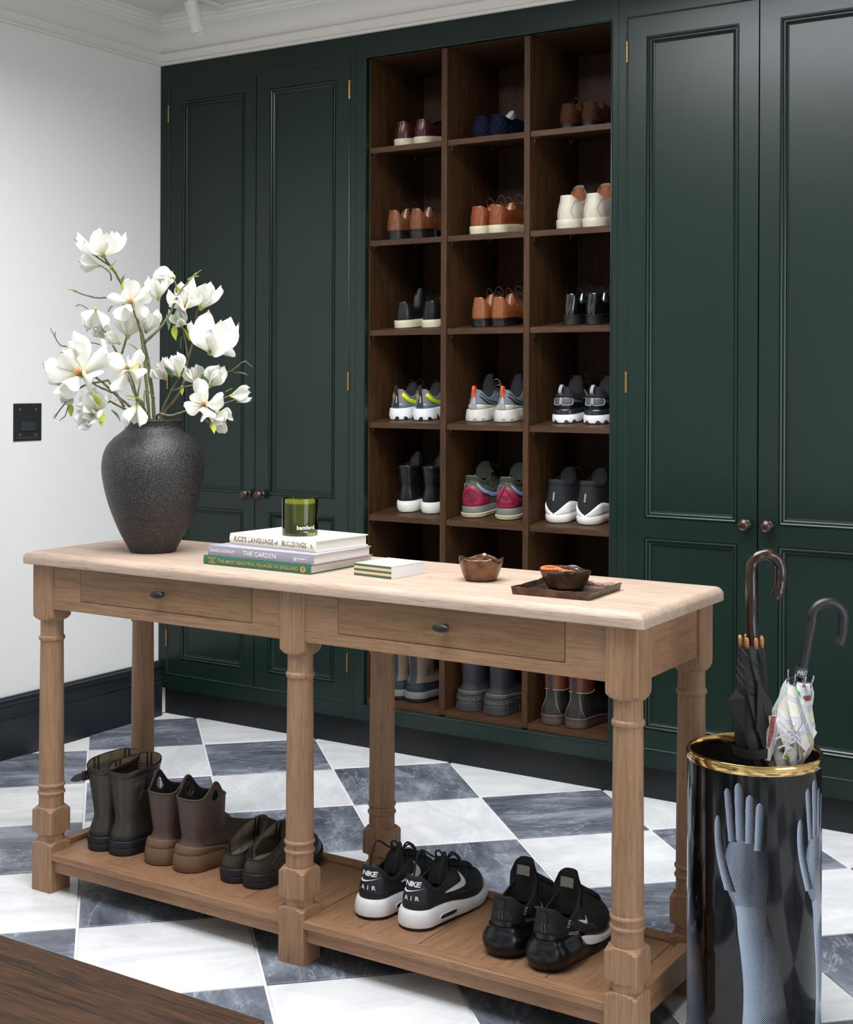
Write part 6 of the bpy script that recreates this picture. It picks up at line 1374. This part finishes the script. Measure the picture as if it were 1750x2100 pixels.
def flap(o, pts, mat_, name='fold', th=.0007, lab=None):
    mb = MB(); vs = [Vector(p) for p in pts]; c = sum(vs, Vector())/len(vs); n = (vs[1]-vs[0]).cross(vs[2]-vs[0]).normalized()*th
    m = len(vs); mb.add([v+n for v in vs]+[v-n for v in vs], [tuple(range(m)), tuple(range(2*m-1, m-1, -1))]+[(i, (i+1) % m, (i+1) % m+m, i+m) for i in range(m)]); return mb.build(name, mat_, o)
flap(u1, [LP(1510, 1415, -.02, u1), LP(1490, 1438, -.012, u1), LP(1509, 1500, -.02, u1), LP(1528, 1500, -.036, u1), LP(1528, 1430, -.036, u1)], M['umb_black'])
flap(u1, [LP(1496, 1434, .0, u1), LP(1509, 1418, .0, u1), LP(1515, 1500, .0, u1), LP(1505, 1482, .0, u1)], M['umb_black'])
flap(u1, [LP(1555, 1395, -.03, u1), LP(1586, 1445, -.010, u1), LP(1572, 1500, -.02, u1), LP(1552, 1500, -.036, u1)], M['umb_black'])
for k, (p, q, r_) in enumerate((((1512, 1352), (1535, 1380), (1566, 1410)), ((1511, 1368), (1532, 1398), (1568, 1430)), ((1510, 1384), (1530, 1412), (1560, 1438)), ((1516, 1325), (1540, 1352), (1566, 1378)))):
    mb = MB(); mb.tube(spline([LP(*p, -.012, u1), LP(*q, -.0365, u1), LP(*r_, -.012, u1)], 6), .0009, 5); mb.build('hem', M['umb_black'], u1, smooth=True)
mb = MB(); n = 40; cb = A.lerp(Bt, .73); e1 = ax.orthogonal().normalized(); e2 = ax.cross(e1)
mb.rings([[cb+ax*z+(e1*cos(2*PI*i/n)+e2*sin(2*PI*i/n))*.0395 for i in range(n)] for z in (0, .001, .018, .019)], cap0=False, cap1=False); mb.build('strap', M['umb_black'], u1, smooth=True)
# pale patterned umbrella with the black crook
u2 = thing('umbrella', 'pale patterned umbrella with plain black crook handle, in the umbrella stand', 'umbrella', tuple(at(1605, 1540, DS)))
M['rub_handle'] = mat('matt_black_handle', srgb(19, 20, 24), .42)
cane = [LP(x, y, 0, u2) for x, y in [(1645, 1378), (1653, 1336), (1661, 1296)]+[(1698+32.5*cos(math.radians(t)), 1270-34*sin(math.radians(t))) for t in (190, 160, 130, 100, 70, 40, 10, -15)]+[(1727, 1304), (1721, 1321)]]
cs = spline(cane, 6); mb = MB(); mb.tube(cs, [.0102+(.0012*(i-len(cs)+6)/6 if i > len(cs)-6 else 0) for i in range(len(cs))], 20); mb.build('handle', M['rub_handle'], u2, smooth=True, auto=50)
c0, c1 = LP(1641.5, 1388, 0, u2), LP(1645.5, 1369, 0, u2); mb = MB(); mb.tube([c0, c1], .0122, 24); cl = mb.build('collar', mat('gunmetal_collar', srgb(92, 96, 104), .3, .8), u2, smooth=True, auto=40)
mb = MB(); axc = (c1-c0).normalized(); sd = RT; cc = (c0+c1)/2
def colmap(x, y): a = x/.0125; return cc+axc*y+(sd*sin(a)-FW*cos(a))*.0125
text_mesh('PRO', .012, colmap, mb, bold=.0002); mb.build('lettering', M['silver'], cl, fix=False)
pm = bpy.data.materials.new('pale_printed_silk'); pm.use_nodes = True; nt = pm.node_tree; N = nt.nodes; L = nt.links; b_ = N['Principled BSDF']; b_.inputs['Roughness'].default_value = .6
tc = N.new('ShaderNodeTexCoord'); vo = N.new('ShaderNodeTexVoronoi'); vo.feature = 'DISTANCE_TO_EDGE'; vo.inputs['Scale'].default_value = 26; L.new(tc.outputs['Object'], vo.inputs[0])
cr = N.new('ShaderNodeValToRGB'); L.new(vo.outputs['Distance'], cr.inputs[0]); e = cr.color_ramp.elements; cr.color_ramp.interpolation = 'LINEAR'
e[0].position = 0; e[0].color = srgb(176, 174, 192); e[1].position = .13; e[1].color = srgb(206, 205, 190)
for p_, c_ in ((.055, (206, 204, 214)), (.075, (120, 120, 134)), (.09, (200, 200, 188))): x = e.new(p_); x.color = srgb(*c_)
n2 = N.new('ShaderNodeTexNoise'); n2.inputs['Scale'].default_value = 24; L.new(tc.outputs['Object'], n2.inputs[0]); r2 = N.new('ShaderNodeValToRGB'); r2.color_ramp.elements[0].position = .64; r2.color_ramp.elements[1].position = .67; L.new(n2.outputs[0], r2.inputs[0])
mx = N.new('ShaderNodeMix'); mx.data_type = 'RGBA'; L.new(r2.outputs[0], mx.inputs['Factor']); L.new(cr.outputs[0], mx.inputs['A']); mx.inputs['B'].default_value = srgb(128, 62, 76); L.new(mx.outputs['Result'], b_.inputs['Base Color'])
M['pale_silk'] = pm; M['jade'] = mat('jade_lining', srgb(40, 160, 116), .6); M['leafprint'] = mat('green_leaf_print', srgb(120, 158, 60), .6); M['leafdark'] = mat('dark_leaf_print', srgb(42, 96, 50), .6); M['band'] = mat('lavender_band_print', srgb(190, 188, 202), .6); M['redp'] = mat('red_speckled_print', srgb(132, 62, 66), .6, noise=.5, nscale=200)
A, Bt = LP(1640, 1398, 0, u2), LP(1606, 1572, .005, u2); ax = (Bt-A).normalized()
mb = MB(); mb.tube([LP(1642, 1388, 0, u2), Bt, Bt+(Bt-A)*1.9], .0045, 10); mb.build('shaft', M['black'], u2, smooth=True)
folded(u2, A, Bt, [(0, .0235), (.05, .0255), (.20, .030), (.35, .034), (.50, .041), (.62, .044), (.75, .041), (.88, .036), (1, .031)], M['pale_silk'], 8, 2.2, .34)
folded(u2, Bt, Bt+(Bt-A)*1.5, [(0, .031), (.5, .02), (1, .007)], M['pale_silk'], 8, 1., .25, 'lower_canopy')
flap(u2, [LP(1566, 1470, -.005, u2), LP(1590, 1466, -.03, u2), LP(1598, 1500, -.045, u2), LP(1580, 1560, -.035, u2), LP(1569, 1560, -.02, u2)], M['pale_silk'])
flap(u2, [LP(1655, 1472, -.02, u2), LP(1676, 1502, -.005, u2), LP(1660, 1530, -.02, u2), LP(1640, 1562, -.03, u2), LP(1640, 1500, -.05, u2)], M['pale_silk'])
for k in range(8):
    a = 2*PI*k/8+.1; d = RT*cos(a)+FW*sin(a); d = (d-ax*d.dot(ax)).normalized(); p = A+d*.0235; mb = MB(); mb.tube([p+ax*.004, p-ax*.008+d*.002, p-ax*.013+d*.0028], [.0028, .0014, .0012], 8); mb.lathe([(0, 0), (.0019, .0004), (.0019, .003), (0, .0036)], 10, p-ax*.013+d*.0028, 0, -ax, False, False); mb.build('rib_tip', mat('steel_tip', srgb(170, 172, 176), .2, 1.) if k == 0 else bpy.data.materials['steel_tip'], u2, smooth=True)
mb = MB(); mb.lathe([(0, -.006), (.007, -.006), (.0078, -.004), (.0078, .004), (.007, .006), (0, .006)], 20, LP(1627, 1396, -.012, u2), 0, -FW-RT*.5); mb.build('fastener', M['rub_handle'], u2, smooth=True, auto=40)
flap(u2, [LP(1634, 1412, -.027, u2), LP(1641, 1420, -.029, u2), LP(1646, 1438, -.030, u2), LP(1638, 1428, -.030, u2)], M['jade'], 'lining_edge'); flap(u2, [LP(1655, 1412, -.02, u2), LP(1664, 1418, -.012, u2), LP(1667, 1424, -.012, u2), LP(1664, 1438, -.016, u2), LP(1656, 1425, -.022, u2)], M['jade'], 'lining_edge')
def onpatch(px, py): return LP(px, py, -.0505, u2)
for (a, b2, w_) in (((1597, 1478), (1655, 1540), 2.2), ((1590, 1516), (1632, 1495), 2.0), ((1606, 1556), (1634, 1482), 2.0), ((1622, 1500), (1652, 1522), 1.8), ((1596, 1534), (1650, 1512), 1.6)):
    (x0_, y0_), (x1_, y1_) = a, b2; L_ = math.hypot(x1_-x0_, y1_-y0_); nx, ny = -(y1_-y0_)/L_*w_, (x1_-x0_)/L_*w_
    flap(u2, [onpatch(x0_-nx, y0_-ny), onpatch(x1_-nx, y1_-ny), onpatch(x1_+nx, y1_+ny), onpatch(x0_+nx, y0_+ny)], M['band'], 'printed_band', .0002)
flap(u2, [LP(1582, 1468, -.044, u2), LP(1592, 1470, -.046, u2), LP(1588, 1500, -.046, u2), LP(1578, 1535, -.044, u2), LP(1574, 1530, -.040, u2), LP(1578, 1495, -.043, u2)], M['redp'], 'printed_patch', .0002)
for (x_, y_, l_, t_) in ((1624, 1529, 9, M['leafdark']), (1618, 1541, 9, M['leafprint']), (1614, 1549, 10, M['leafprint']), (1610, 1557, 9, M['leafprint'])):
    flap(u2, [onpatch(x_-l_*.7, y_+1), onpatch(x_-2, y_-2.5), onpatch(x_+l_*.7, y_-5), onpatch(x_+2, y_+1.5)], t_, 'printed_leaf', .0002)
